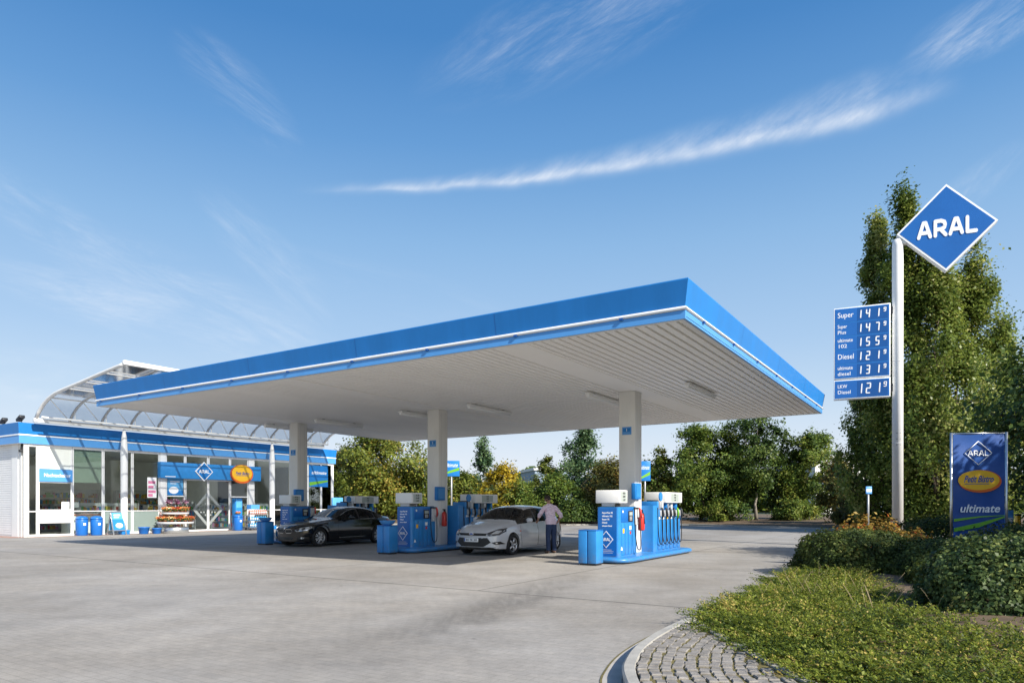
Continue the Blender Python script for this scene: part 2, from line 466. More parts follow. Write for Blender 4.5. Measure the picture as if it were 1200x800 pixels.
# ================================================================== SETTING
def struct(o): o['kind'] = 'structure'; return o
def ground_mat():
    m = bpy.data.materials.new('concrete paving'); m.use_nodes = True
    nt = m.node_tree; p = nt.nodes['Principled BSDF']; L = nt.links.new
    def N(t, **k):
        n = nt.nodes.new(t)
        for a, b in k.items(): setattr(n, a, b)
        return n
    def ma(op, a, b=None, c=None, clamp=False):
        n = N('ShaderNodeMath', operation=op, use_clamp=clamp)
        for i, q in enumerate((a, b, c)):
            if q is None: continue
            if isinstance(q, (int, float)): n.inputs[i].default_value = q
            else: L(q, n.inputs[i])
        return n.outputs[0]
    def ss(x, a, b, o0=0.0, o1=1.0):
        n = N('ShaderNodeMapRange', interpolation_type='SMOOTHSTEP'); L(x, n.inputs[0])
        n.inputs[1].default_value = a; n.inputs[2].default_value = b; n.inputs[3].default_value = o0; n.inputs[4].default_value = o1
        return n.outputs[0]
    def noise(vec, sc, det=8, ro=.6, scale=None, dist=0):
        if scale:
            q = N('ShaderNodeMapping'); q.inputs['Scale'].default_value = scale; L(vec, q.inputs[0]); vec = q.outputs[0]
        n = N('ShaderNodeTexNoise'); n.inputs['Scale'].default_value = sc; n.inputs['Detail'].default_value = det; n.inputs['Roughness'].default_value = ro; n.inputs['Distortion'].default_value = dist
        L(vec, n.inputs['Vector']); return n.outputs['Fac']
    t = N('ShaderNodeTexCoord')
    mp0 = N('ShaderNodeMapping'); mp0.inputs['Location'].default_value = (-SX0, -SY0, 0); L(t.outputs['Object'], mp0.inputs[0])
    mp = N('ShaderNodeMapping'); mp.inputs['Rotation'].default_value = (0, 0, TH); L(mp0.outputs[0], mp.inputs[0])
    S = mp.outputs[0]
    sp = N('ShaderNodeSeparateXYZ'); L(S, sp.inputs[0])
    sw = N('ShaderNodeSeparateXYZ'); L(t.outputs['Object'], sw.inputs[0])
    X, Y = sw.outputs[0], sw.outputs[1]
    # slab area against small pavers (the seam runs parallel to the canopy)
    paver = ss(sp.outputs[1], -1.85, -1.95)
    big = noise(t.outputs['Object'], .22, 6, .55)
    mid = noise(t.outputs['Object'], 1.1, 8, .65)
    fine = noise(t.outputs['Object'], 9, 8, .7)
    grit = noise(t.outputs['Object'], 90, 4, .7)
    drag = noise(t.outputs['Object'], 1.0, 8, .68, (.35, 2.2, 1), .3)
    val = ma('ADD', ma('MULTIPLY', ss(big, .3, .7, -.13, .10), 1), 1.0)
    val = ma('ADD', val, ss(mid, .28, .75, -.13, .10))
    val = ma('ADD', val, ss(fine, .25, .75, -.11, .09))
    val = ma('ADD', val, ss(grit, .25, .75, -.16, .14))
    val = ma('ADD', val, ss(drag, .3, .75, -.035, .03))
    # rubber laid down by tyres where cars swing out of the lane
    dx = ma('SUBTRACT', X, ma('ADD', ma('MULTIPLY', ma('SUBTRACT', Y, 10.6), .36), ma('MULTIPLY', ma('MULTIPLY', ma('SUBTRACT', Y, 10.6), ma('SUBTRACT', Y, 10.6)), -.012)))
    dx = ma('ADD', dx, ma('MULTIPLY', ma('SUBTRACT', mid, .5), .9))
    band = ma('MULTIPLY', ss(dx, -.95, -.2), ss(dx, .75, .05))
    band = ma('MULTIPLY', band, ma('MULTIPLY', ss(Y, 5.2, 9.5), ss(Y, 17.5, 11.5)))
    streak = noise(t.outputs['Object'], 2.2, 8, .7, (3.0, .5, 1), .4)
    band = ma('MULTIPLY', band, ss(streak, .25, .65, .35, 1.0))
    val = ma('MULTIPLY', val, ma('SUBTRACT', 1.0, ma('MULTIPLY', band, .36)))
    # driven-over lanes beneath the canopy, oil drips by the pumps
    lane = N('ShaderNodeTexWave', wave_type='BANDS', bands_direction='X', wave_profile='SIN'); lane.inputs['Scale'].default_value = .045; lane.inputs['Distortion'].default_value = 2.0; lane.inputs['Detail'].default_value = 3
    L(S, lane.inputs['Vector'])
    val = ma('MULTIPLY', val, ss(lane.outputs['Fac'], .2, 1.0, .90, 1.03))
    vor = N('ShaderNodeTexVoronoi'); vor.inputs['Scale'].default_value = 1.6; L(t.outputs['Object'], vor.inputs['Vector'])
    spot = ma('MULTIPLY', ss(vor.outputs['Distance'], .09, .03), ss(noise(t.outputs['Object'], .9, 2), .5, .62))
    val = ma('MULTIPLY', val, ma('SUBTRACT', 1.0, ma('MULTIPLY', spot, .5)))
    # slab joints
    bk = N('ShaderNodeTexBrick'); bk.offset = 0.0; bk.inputs['Scale'].default_value = 1; bk.inputs['Brick Width'].default_value = 5.6; bk.inputs['Row Height'].default_value = 6.2
    bk.inputs['Mortar Size'].default_value = .020; bk.inputs['Mortar Smooth'].default_value = .3
    bk.inputs['Color1'].default_value = (1, 1, 1, 1); bk.inputs['Color2'].default_value = (.93, .93, .93, 1); bk.inputs['Mortar'].default_value = (.36, .35, .33, 1)
    q = N('ShaderNodeMapping'); q.inputs['Location'].default_value = (3.1, 8.1, 0); L(S, q.inputs[0]); L(q.outputs[0], bk.inputs['Vector'])
    pk = N('ShaderNodeTexBrick'); pk.inputs['Scale'].default_value = 1; pk.inputs['Brick Width'].default_value = .22; pk.inputs['Row Height'].default_value = .11
    pk.inputs['Mortar Size'].default_value = .004; pk.inputs['Mortar Smooth'].default_value = .5
    pk.inputs['Color1'].default_value = (1.03, 1.02, 1.0, 1); pk.inputs['Color2'].default_value = (.955, .955, .95, 1); pk.inputs['Mortar'].default_value = (.72, .71, .69, 1)
    L(S, pk.inputs['Vector'])
    mxb = N('ShaderNodeMix', data_type='RGBA'); L(paver, mxb.inputs['Factor']); L(bk.outputs['Color'], mxb.inputs['A']); L(pk.outputs['Color'], mxb.inputs['B'])
    seam = ma('MULTIPLY', ss(ma('ABSOLUTE', ma('ADD', sp.outputs[1], 1.9)), .035, .012), .62)
    val = ma('MULTIPLY', val, ma('SUBTRACT', 1.0, seam))
    # colour
    hue = N('ShaderNodeMix', data_type='RGBA'); L(ss(big, .35, .65), hue.inputs['Factor'])
    hue.inputs['A'].default_value = (.325, .300, .266, 1); hue.inputs['B'].default_value = (.312, .297, .277, 1)
    m1 = N('ShaderNodeMix', data_type='RGBA', blend_type='MULTIPLY'); m1.inputs['Factor'].default_value = 1; L(hue.outputs['Result'], m1.inputs['A']); L(mxb.outputs['Result'], m1.inputs['B'])
    m2 = N('ShaderNodeMix', data_type='RGBA', blend_type='MULTIPLY'); m2.inputs['Factor'].default_value = 1; L(m1.outputs['Result'], m2.inputs['A']); L(val, m2.inputs['B'])
    L(m2.outputs['Result'], p.inputs['Base Color'])
    p.inputs['Roughness'].default_value = .82; p.inputs['Specular IOR Level'].default_value = .3
    b = N('ShaderNodeBump'); b.inputs['Strength'].default_value = .25; b.inputs['Distance'].default_value = .006
    L(ma('ADD', grit, ma('MULTIPLY', fine, 1.5)), b.inputs['Height']); L(b.outputs[0], p.inputs['Normal'])
    return m
def sheet(name, poly, z, material, kind='structure'):
    mb = MB(); mb.add([(x, y, z) for x, y in poly], [tuple(range(len(poly)))], material)
    o = mb.build(name, fix=False)
    if o.data.polygons[0].normal.z < 0: o.data.flip_normals()
    o['kind'] = kind
    return o
M_['earth'] = mat('earth and litter', (.125, .085, .05), .9, vary=.5, vscale=2.5, bump=.8, bscale=14)
M_['field'] = mat('field', (.07, .085, .035), .9, vary=.4, vscale=.4, bump=.5, bscale=6)
M_['kerb'] = mat('kerb concrete', (.36, .345, .31), .8, vary=.25, vscale=5, bump=.4, bscale=60)
M_['gutter'] = mat('gutter stone', (.39, .365, .33), .8, vary=.22, vscale=6, bump=.3, bscale=60)
M_['moss'] = mat('mossy joint', (.15, .125, .04), .95, vary=.6, vscale=14, bump=.6, bscale=60)
M_['red_paving'] = mat('reddish paving', (.36, .235, .19), .85, vary=.2, vscale=5, bump=.3, bscale=50)

big = 3000
sheet('ground', [(-big, -big), (big, -big), (big, big), (-big, big)], -0.03, M_['field'])
verge_line = [(-70, 58), (-30, 55), (-12, 53), (3.4, 51.0), (8, 51.6), (12.3, 51.8), (15.2, 48.2), (17.6, 44.5), (19.8, 41), (23, 37.5), (30, 34), (60, 24), (90, 14)]
bed = [(1.6, -8.0), (1.3, -4.0), (1.02, -0.5), (0.88, 2.0), (0.84, 3.5), (0.85, 4.6), (0.91, 5.7), (1.03, 6.25), (1.2, 6.75), (1.43, 7.25), (1.72, 7.78), (2.05, 8.32), (2.45, 8.95), (2.95, 9.75), (3.6, 10.85), (4.5, 12.35), (5.6, 14.0), (7.0, 16.5), (8.6, 19.2), (10.9, 22.9), (13.3, 26.8)]
fore = [(-90, -30), (60, -30), (90, 14)] + verge_line[::-1][1:] + [(-90, 58)]
sheet('forecourt', fore, 0.0, ground_mat())
# far verge, a low bank of earth with a kerb in front
def strip(name, line, offs, mats_, smooth=False, kind='structure'):
    """profile swept along a ground polyline: offs = [(sideways, z)], sideways positive to the right of travel"""
    mb = MB(); n = len(line); vs = []
    for i, p in enumerate(line):
        a = Vector(line[max(0, i - 1)]); b = Vector(line[min(n - 1, i + 1)])
        d = (b - a).normalized(); s = Vector((d.y, -d.x))
        for o, z in offs: vs.append((p[0] + s.x * o, p[1] + s.y * o, z))
    k = len(offs); fs = []
    for j in range(k - 1):
        f = [(i * k + j, i * k + j + 1, (i + 1) * k + j + 1, (i + 1) * k + j) for i in range(n - 1)]
        o = len(mb.v); mb.add(vs, f, mats_[j], smooth)
    o = mb.build(name, fix=False)
    up = sum(q.normal.z * q.area for q in o.data.polygons)
    if up < 0: o.data.flip_normals()
    o['kind'] = kind
    return o
def fine_line(line, step=.25):
    pts = [Vector(p) for p in line]; out = []
    for i in range(len(pts) - 1):
        p0 = pts[max(0, i - 1)]; p1 = pts[i]; p2 = pts[i + 1]; p3 = pts[min(len(pts) - 1, i + 2)]
        n = max(1, int((p2 - p1).length / step))
        for k in range(n):
            t = k / n
            out.append(tuple(.5 * ((2 * p1) + (p2 - p0) * t + (2 * p0 - 5 * p1 + 4 * p2 - p3) * t * t + (3 * p1 - p0 - 3 * p2 + p3) * t ** 3)))
    out.append(tuple(pts[-1])); return out
vl = fine_line(verge_line, 1.0)
strip('verge_kerb', vl, [(0, -.01), (0, .10), (-.14, .11)], [M_['kerb']] * 2)
strip('verge', vl, [(-.14, .09), (-1.2, .14), (-4, .32), (-14, .4), (-60, .1)], [M_['earth']] * 4)
kl = fine_line(bed, .12)
bed_line = kl
def drop(i):   # the kerb sinks to a flush edge where the cobbled strip begins
    return .13
strip('kerb', kl, [(.02, -.02), (.0, .115), (.02, .13), (.108, .13), (.12, .10)], [M_['kerb']] * 4)
strip('gutter', kl, [(-.17, .004), (-.002, .005)], [M_['gutter']])
strip('gutter_joint', kl, [(-.185, .006), (-.165, .007)], [M_['moss']])
# pavement along the shop front, reddish blocks
pv = [st(-33.4, 2.2), st(-31.2, 2.2), st(-31.2, 23.5), st(-33.4, 23.5)]
sheet('pavement', [(p.x, p.y) for p in [st(-48, 2.2), st(-31.9, 2.2), st(-31.9, 23.5), st(-34, 23.5), st(-34, 4.4), st(-48, 4.4)]], 0.006, M_['red_paving'])

# planting bed soil and cobbled corner
def resample(line, step):
    out = [Vector(line[0])]; acc = 0
    for a, b in zip(line, line[1:]):
        a = Vector(a); b = Vector(b); d = (b - a).length; t = step - acc
        while t <= d: out.append(a + (b - a) * (t / d)); t += step
        acc = d - (t - step)
    return out
rng = random.Random(7)
edge0, edge1 = Vector((2.02, 8.35)), Vector((2.42, 5.2))       # stones' far edge, from the tip to the frame's foot
def side_x(y):                                                 # x of the bed-side edge at depth y
    pts = [(8.6, 1.98), (8.16, 2.12), (7.0, 2.17), (5.81, 2.22), (5.0, 2.3), (3.0, 2.5), (-9.0, 3.6)]
    for (ya, xa), (yb, xb) in zip(pts, pts[1:]):
        if yb <= y <= ya: return xa + (xb - xa) * (ya - y) / (ya - yb)
    return 1.9 if y > 8.6 else 2.5
M_['cobble'] = mat('granite setts', (.25, .23, .205), .75, vary=.5, vscale=7, bump=.5, bscale=45)
cb = MB(); k = 0
for row in range(15):
    off = .168 + row * .102
    line = []
    for i, p in enumerate(kl):
        a = Vector(kl[max(0, i - 1)]); b = Vector(kl[min(len(kl) - 1, i + 1)]); d = (b - a).normalized()
        line.append(Vector(p) + Vector((d.y, -d.x)) * off)
    fine_ = resample(line, .01); line = fine_
    acc = rng.uniform(0, .1); L_ = 0
    for a, b in zip(line, line[1:]):
        L_ += (b - a).length
        if L_ < acc: continue
        acc = L_ + 0
        ln = rng.uniform(.085, .135)
        c = b; d = (b - a).normalized()
        if c.y < -2.0 or c.y > 8.0 or c.x > side_x(c.y) - .06: acc = L_ + .02; continue
        acc = L_ + ln
        s = Vector((d.y, -d.x))
        hw, hl = .043 + rng.uniform(-.006, .004), ln / 2 - .010
        an = rng.uniform(-.12, .12); d2 = Vector((d.x * math.cos(an) - d.y * math.sin(an), d.x * math.sin(an) + d.y * math.cos(an))); s2 = Vector((d2.y, -d2.x))
        z = .130 + rng.uniform(-.006, .006); cen = c + s * rng.uniform(-.010, .010)
        vs = []
        for (q, zz) in ((1, .06), (1, z - .007), (.86, z)):
            for (u, v) in ((-1, -1), (1, -1), (1, 1), (-1, 1)):
                w = cen + d2 * (u * hl * q * rng.uniform(.95, 1.03)) + s2 * (v * hw * q * rng.uniform(.95, 1.03))
                vs.append((w.x, w.y, zz + rng.uniform(-.002, .002)))
        fs = [(0, 1, 5, 4), (1, 2, 6, 5), (2, 3, 7, 6), (3, 0, 4, 7), (4, 5, 9, 8), (5, 6, 10, 9), (6, 7, 11, 10), (7, 4, 8, 11), (8, 9, 10, 11)]
        cb.add(vs, fs, M_['cobble'], False)
struct(cb.build('cobbled_paving'))
inner = []
for i, p in enumerate(kl):
    a = Vector(kl[max(0, i - 1)]); b = Vector(kl[min(len(kl) - 1, i + 1)]); d = (b - a).normalized()
    inner.append(Vector(p) + Vector((d.y, -d.x)) * .13)
# joint sand under the setts and the soil of the bed, one gridded sheet each
def bed_height(x, y):
    dd = min((Vector((x, y)) - q).length for q in inner[::4])
    return .085 + .10 * min(1, dd / 2.5)
sand = [(p.x, p.y) for p in inner if -2.0 < p.y < 8.05]
sheet('joint_sand', sand + [(side_x(y), y) for y in (8.05, 7.0, 5.81, 5.0, 3.0, -2.0)], .116, M_['moss'])
es = MB()   # flat edging stones between setts and bed
ys = 8.12
while ys > -1.8:
    y2 = ys - rng.uniform(.28, .36)
    xa, xb = side_x(ys), side_x(y2)
    es.prism([(xa, ys), (xb, y2 + .012), (xb + .085, y2 + .012), (xa + .085, ys)], .06, .13 + rng.uniform(0, .008), M_['kerb']); ys = y2
struct(es.build('bed_edging'))
soil = MB(); gx_ = [i * .45 for i in range(0, 66)]
pts = [p for p in inner]
cols_ = []
for p in pts[::3]:
    sxx = p.x if p.y > 8.15 else max(p.x, side_x(p.y) + .02)
    rowp = []
    for w in (0, .25, .6, 1.1, 1.8, 2.8, 4.2, 6.5, 10, 16, 28):
        xx = sxx + w
        rowp.append((xx, p.y, (.085 if w == 0 else .10 + .12 * min(1, w / 3) + .02 * math.sin(xx * 3.1 + p.y * 2.3))))
    cols_.append(rowp)
nv = len(cols_[0])
soil.add([q for c in cols_ for q in c], [(i * nv + j, i * nv + j + 1, (i + 1) * nv + j + 1, (i + 1) * nv + j) for i in range(len(cols_) - 1) for j in range(nv - 1)], M_['earth'], True)
struct(soil.build('planting_bed'))

# ================================================================== PETROL CANOPY
CL, CW, CZ, CTOP = 19.9, 14.9, 4.76, 5.44
can = sthing('petrol_canopy', 'large flat white-soffited canopy with a blue edge on three white columns over the pumps', 'canopy', -CL / 2, CW / 2)
def cl(x, y): return x + CL / 2, y - CW / 2        # canopy local from station coordinates
mb = MB()
pitch = .2; prof = []
x = -CL + .12
while x < -.12:
    prof += [(x, CZ + .012), (x + .010, CZ + .004), (x + .150, CZ + .004), (x + .160, CZ + .040), (x + .188, CZ + .040)]
    x += pitch
M_['soffit_joint'] = mat('soffit joint', (.34, .33, .31), .7)
for (xa, za), (xb, zb) in zip(prof, prof[1:]):
    a = cl(xa, .05); b = cl(xb, CW - .05)
    mb.add([(a[0], a[1], za), (b[0], a[1], zb), (b[0], b[1], zb), (a[0], b[1], za)], [(0, 1, 2, 3)], M_['soffit_joint'] if za > CZ + .03 and zb > CZ + .03 else M_['soffit'])
mb.build('soffit', can, fix=False)
COLX = [-3.918, -11.025, -18.132]; COLY = 6.84
for cx in COLX:
    mb = MB(); a = cl(cx + .22 - .38, .14); b = cl(cx + .22 + .38, CW - .14)
    mb.box(a[0], a[1], CZ - .010, b[0], b[1], CZ + .03, M_['soffit'])
    mb.build('soffit_beam', can)
mb = MB(); a = cl(-CL + .05, .03); b = cl(-.05, CW - .03)
mb.box(a[0], a[1], CZ + .05, b[0], b[1], CTOP - .12, M_['lgrey']); mb.build('roof', can)
mb = MB()
for (x0, y0, x1, y1) in ((-CL + .05, .03, -.05, .13), (-CL + .05, CW - .13, -.05, CW - .03), (-CL + .05, .13, -CL + .15, CW - .13), (-.15, .13, -.05, CW - .13)):
    a = cl(x0, y0); b = cl(x1, y1); mb.box(a[0], a[1], CZ - .004, b[0], b[1], CZ + .04, M_['white'])
mb.build('soffit_trim', can)
# fascia: corners in order, profile swept round with mitred corners
def ring(offs, mats_, names, parent, x0, y0, x1, y1, smooth=False, sides=(0, 1, 2, 3)):
    cor = [(x0, y0, -1, -1), (x1, y0, 1, -1), (x1, y1, 1, 1), (x0, y1, -1, 1)]
    mb = MB()
    for sd in sides:
        p, q = cor[sd], cor[(sd + 1) % 4]
        for j in range(len(offs) - 1):
            (o0, z0), (o1, z1) = offs[j], offs[j + 1]
            v = [(p[0] + p[2] * o0, p[1] + p[3] * o0, z0), (q[0] + q[2] * o0, q[1] + q[3] * o0, z0), (q[0] + q[2] * o1, q[1] + q[3] * o1, z1), (p[0] + p[2] * o1, p[1] + p[3] * o1, z1)]
            mb.add(v, [(0, 1, 2, 3)], mats_[j], smooth)
    return mb.build(names, parent)
a = cl(-CL, 0); b = cl(0, CW); RX = (a[0], a[1], b[0], b[1])
ring([(-.05, CZ - .002), (.0, CZ - .002), (.0, CZ + .145), (-.03, CZ + .15)], [M_['light_blue']] * 3, 'fascia_band', can, *RX)
ring([(-.03, CZ + .15), (.012, CZ + .155), (.035, CZ + .175), (.035, CZ + .195), (.012, CZ + .215), (-.02, CZ + .22)], [M_['letter']] * 5, 'fascia_stripe', can, *RX)
ring([(-.02, CZ + .22), (.0, CZ + .225), (.075, CTOP - .02), (.07, CTOP), (-.1, CTOP)], [M_['blue']] * 4, 'fascia_panel', can, *RX)
for i in range(9):
    mb = MB(); a = cl(-1.2 - i * 2.3, -.012); mb.box(a[0] - .035, a[1] - .03, CZ + .125, a[0] + .035, a[1] + .01, CZ + .165, M_['blue_deep']); mb.build('stripe_clip', can)
for i in range(7):
    mb = MB(); a = cl(.012, 1.0 + i * 2.1); mb.box(a[0] - .01, a[1] - .035, CZ + .125, a[0] + .03, a[1] + .035, CZ + .165, M_['blue_deep']); mb.build('stripe_clip', can)
for i in range(1, 5):           # butt joints of the fascia sheets
    mb = MB(); a = cl(-i * CL / 5, 0)
    mb.add([(a[0] - .004, a[1] - .003, CZ + .225), (a[0] + .004, a[1] - .003, CZ + .225), (a[0] + .004, a[1] - .078, CTOP - .02), (a[0] - .004, a[1] - .078, CTOP - .02)], [(0, 1, 2, 3)], M_['blue_deep']); mb.build('fascia_joint', can, fix=False)
for i in range(1, 4):
    mb = MB(); a = cl(0, i * CW / 4)
    mb.add([(a[0] + .003, a[1] - .004, CZ + .225), (a[0] + .003, a[1] + .004, CZ + .225), (a[0] + .078, a[1] + .004, CTOP - .02), (a[0] + .078, a[1] - .004, CTOP - .02)], [(0, 1, 2, 3)], M_['blue_deep']); mb.build('fascia_joint', can, fix=False)
for i, cx in enumerate(COLX):
    a = cl(cx, COLY)
    mb = MB(); mb.M = Matrix.Translation((a[0], a[1], 0))
    mb.box(-.25, -.25, 0, .25, .25, CZ - .011, M_['white_dirty'], .025)
    for s in (-1, 1):     # recessed channel lines on each side
        mb.box(.245, s * .11 - .006, .15, .2515, s * .11 + .006, CZ - .1, M_['lgrey'])
    mb.box(-.28, -.28, .02, .28, .28, .12, M_['grey'])
    colo = mb.build('column', can)
    mb = MB(); mb.M = Matrix.Translation((a[0], a[1], 3.62 - i * .02))
    mb.box(-.14, -.262, -.11, .14, -.252, .11, M_['light_blue'])
    mb.box(-.11, -.268, -.03, .11, -.261, .075, M_['blue'])
    mb.text(str(i + 1), .11, M_['letter'], face((0, -.2685, .02), (1, 0, 0)))
    mb.build('number_plate', colo)
    mb = MB(); mb.M = Matrix.Translation((a[0], a[1], 1.66))
    mb.box(.20, -.42, 0, .34, .0, .46, M_['blue'], .02)
    mb.box(.345, -.38, .06, .347, -.05, .40, M_['pump'])
    mb.build('terminal_box', colo)
# strip lights
for cx in COLX:
    for dx in (1.95, -.95):
        a = cl(cx + dx, 7.2)
        mb = MB(); mb.M = Matrix.Translation((a[0], a[1], CZ))
        mb.box(-.085, -1.22, -.115, .085, 1.22, -.035, M_['white'], .02)
        for s in (-.8, .8): mb.box(-.03, s - .04, -.036, .03, s + .04, .02, M_['lgrey'])
        lf = mb.build('strip_light', can)
        mb = MB(); mb.M = Matrix.Translation((a[0], a[1], CZ))
        mb.tube([(0, -1.2, -.135), (0, 1.2, -.135)], .045, M_['frost'] if False else M_['letter'], 10)
        mb.build('diffuser', lf)
# ================================================================== SHOP
FX = -32.63; FY0, FY1 = 3.05, 22.15
SW = FY1 - FY0
shop = sthing('station_shop', 'long white petrol station shop with a glass front under a blue and white fascia', 'shop', FX, FY0)
def sy(y): return y - FY0
M_['ribbed'] = mat('white ribbed cladding', (.78, .78, .78), .45, vary=.08, vscale=1.5)
M_['shop_floor'] = mat('shop floor tiles', (.62, .60, .56), .35, vary=.1)
M_['shop_wall'] = mat('shop inner wall', (.86, .85, .82), .7, vary=.1)
M_['blind'] = mat('cream blind', (.78, .80, .74), .7, vary=.05)
M_['green_blind'] = mat('green grey blind', (.30, .37, .30), .7, vary=.08, vscale=3)
M_['sky_blue'] = mat('pale blue poster', (.10, .36, .66), .4, vary=.2, vscale=4)
H0, H1 = 4.40, 5.34
# ribbed side wall facing the street
mb = MB()
pr_ = []
z = .08
while z < H0 - .1:
    pr_ += [(0, z), (-.022, z + .012), (-.022, z + .085), (0, z + .097)]; z += .11
for (d0, z0), (d1, z1) in zip(pr_, pr_[1:]):
    for (xa, xb) in ((-15, -7.6), (-7.5, -3.55), (-3.5, -1.35)):
        mb.add([(xa, .05 + d0, z0), (xb, .05 + d0, z0), (xb, .05 + d1, z1), (xa, .05 + d1, z1)], [(0, 1, 2, 3)], M_['ribbed'])
mb.box(-15, .06, 0, -1.3, .25, H0, M_['white'])
mb.box(-15, .02, 0, -1.3, .07, .08, M_['lgrey'])
for xx in (-7.55, -3.525): mb.box(xx - .03, .0, .06, xx + .03, .07, H0 - .05, M_['white'])
mb.build('wall', shop)
mb = MB()
mb.box(-15, SW - .25, 0, -6.2, SW - .05, H0, M_['white']); mb.box(-15, .26, 0, -14.8, SW - .26, H0, M_['white'])
mb.build('wall', shop)
for xa, xb in ((-6.18, -4.25), (-4.23, -2.3), (-2.28, -.32)):      # glazed end bays round the corner
    mb = MB(); W = M_['white']
    for q in (xa, xb - .06): mb.box(q, SW - .16, 0, q + .06, SW - .08, H0 - .02, W)
    for z0, z1 in ((0, .1), (1.17, 1.23), (H0 - .14, H0 - .022)): mb.box(xa + .06, SW - .158, z0, xb - .06, SW - .082, z1, W)
    w = mb.build('window', shop)
    for z0, z1 in ((.1, 1.17), (1.23, H0 - .14)):
        m2 = MB(); m2.box(xa + .06, SW - .124, z0, xb - .06, SW - .116, z1, M_['glass']); m2.build('pane', w)
mb = MB(); mb.box(-14.75, .3, .0, -.02, SW - .3, .012, M_['shop_floor']); mb.build('shop_floor', shop)
mb = MB(); mb.box(-8.2, .3, .013, -8.0, SW - 3.6, H0 - .1, M_['shop_wall']); mb.box(-8, .3, H0 - .09, -.1, SW - .3, H0 - .02, M_['shop_wall']); mb.build('inner_wall', shop)
mb = MB(); mb.box(-15.1, -.1, H1 - .25, -.02, SW + .02, H1 - .18, M_['lgrey']); mb.build('roof', shop)
# corner posts
mb = MB()
mb.box(-1.3, .0, 0, -.62, .2, H0, M_['white']); mb.box(-.62, .02, 0, -.34, .16, H0, M_['white_dirty'])
mb.box(-.10, .0, 0, .0, .14, H0, M_['white'])
mb.build('corner_post', shop)
mb = MB(); mb.tube([(-.2, .0, H0 - .02), (-.2, -.03, H0 - .35)], .05, M_['dark'], 10); mb.box(-.3, -.12, H0 - .42, -.1, .05, H0 - .3, M_['dark'], .02); mb.build('camera', shop)
# fascia
a0, b0 = -15.2, -.25
def fascia(offs, mats_, name): return ring(offs, mats_, name, shop, a0, b0, .10, SW + .1)
fascia([(-.35, H0 - .02), (.0, H0 - .02), (.0, H0 + .34), (-.02, H0 + .345)], [M_['white'], M_['light_blue'], M_['light_blue']], 'fascia_band')
fascia([(-.02, H0 + .345), (.025, H0 + .35), (.025, H0 + .41), (-.02, H0 + .415)], [M_['letter']] * 3, 'fascia_stripe')
fascia([(-.02, H0 + .415), (.0, H0 + .42), (.05, H1 - .01), (.04, H1), (-.2, H1)], [M_['blue']] * 4, 'fascia_panel')
# glazed bays: (y0, y1, kind)
def bay(y0, y1, kind):
    a, b = sy(y0), sy(y1)
    mb = MB(); J = .055; W = M_['white']
    mb.box(-.08, a, .0, .0, a + J, H0 - .02, W); mb.box(-.08, b - J, .0, .0, b, H0 - .02, W)
    mb.box(-.078, a + J, .0, -.002, b - J, .10, W); mb.box(-.078, a + J, H0 - .14, -.002, b - J, H0 - .022, W)
    panes = []
    def rail(z, h=.05): mb.box(-.076, a + J, z - h / 2, -.004, b - J, z + h / 2, W)
    G = M_['glass']
    if kind == 'plain':
        rail(1.2); panes = [(.10, 1.175, M_['frost']), (1.225, H0 - .14, G)]
    elif kind == 'blind':
        rail(1.2); panes = [(.10, 1.175, G), (1.225, H0 - .14, G)]
    elif kind == 'clear':
        rail(1.2); panes = [(.10, 1.175, G), (1.225, H0 - .14, G)]
    elif kind == 'night':
        rail(2.60, .05); rail(1.26, .05); rail(.66, .05); panes = [(.10, .635, G), (1.285, 2.575, G)]
    elif kind == 'top':
        rail(3.36); rail(2.98); panes = [(3.385, H0 - .14, G)]
    elif kind == 'side_top':
        rail(3.36); rail(2.0); panes = [(2.025, 3.335, G), (.10, 1.975, G), (3.385, H0 - .14, G)]
    fr = mb.build('window', shop)
    for z0, z1, g in panes:
        m2 = MB(); m2.box(-.05, a + J, z0, -.042, b - J, z1, g); m2.build('pane', fr)
    return fr, a + J, b - J
bay(3.20, 3.62, 'blind')
nf, na, nb = bay(3.64, 5.14, 'night')
m2 = MB(); m2.box(-.06, na, 3.24, -.03, nb, H0 - .14, M_['blind']); m2.build('blind', nf)
m2 = MB(); m2.box(-.07, na, .685, .03, nb, 1.235, M_['white'], .015); m2.build('service_drawer', nf)
m2 = MB(); m2.box(-.06, na - .02, 2.63, .06, nb + .05, 3.22, M_['light_blue'])
m2.text('Nachtschalter', .24, M_['letter'], face((.062, (na + nb) / 2 + .06, 2.93), (0, 1, 0)), bold=.003, width=1.18); m2.build('sign', nf)
m2 = MB(); m2.box(-.02, nb - .42, 1.27, .0, nb - .08, 1.66, M_['letter']); m2.build('notice', nf)
bf, ba, bb = bay(5.16, 6.60, 'blind')
m2 = MB(); m2.box(-.10, ba, 2.62, -.085, bb, H0 - .14, M_['green_blind']); m2.build('blind', bf)
bay(6.62, 8.09, 'plain')
pf, pa_, pb_ = bay(8.11, 9.58, 'plain')
M_['pink'] = mat('pink poster', (.72, .22, .38), .5, vary=.3, vscale=6)
m2 = MB(); m2.box(-.038, pa_ + .75, 1.9, -.034, pb_ - .1, 3.0, M_['letter'])
for k_, (z_, w_) in enumerate(((2.75, .4), (2.5, .3), (2.25, .42), (2.05, .25))): m2.box(-.0335, pa_ + .80, z_ - .09, -.031, pa_ + .80 + w_, z_ + .06, M_['pink'])
m2.build('poster', pf)
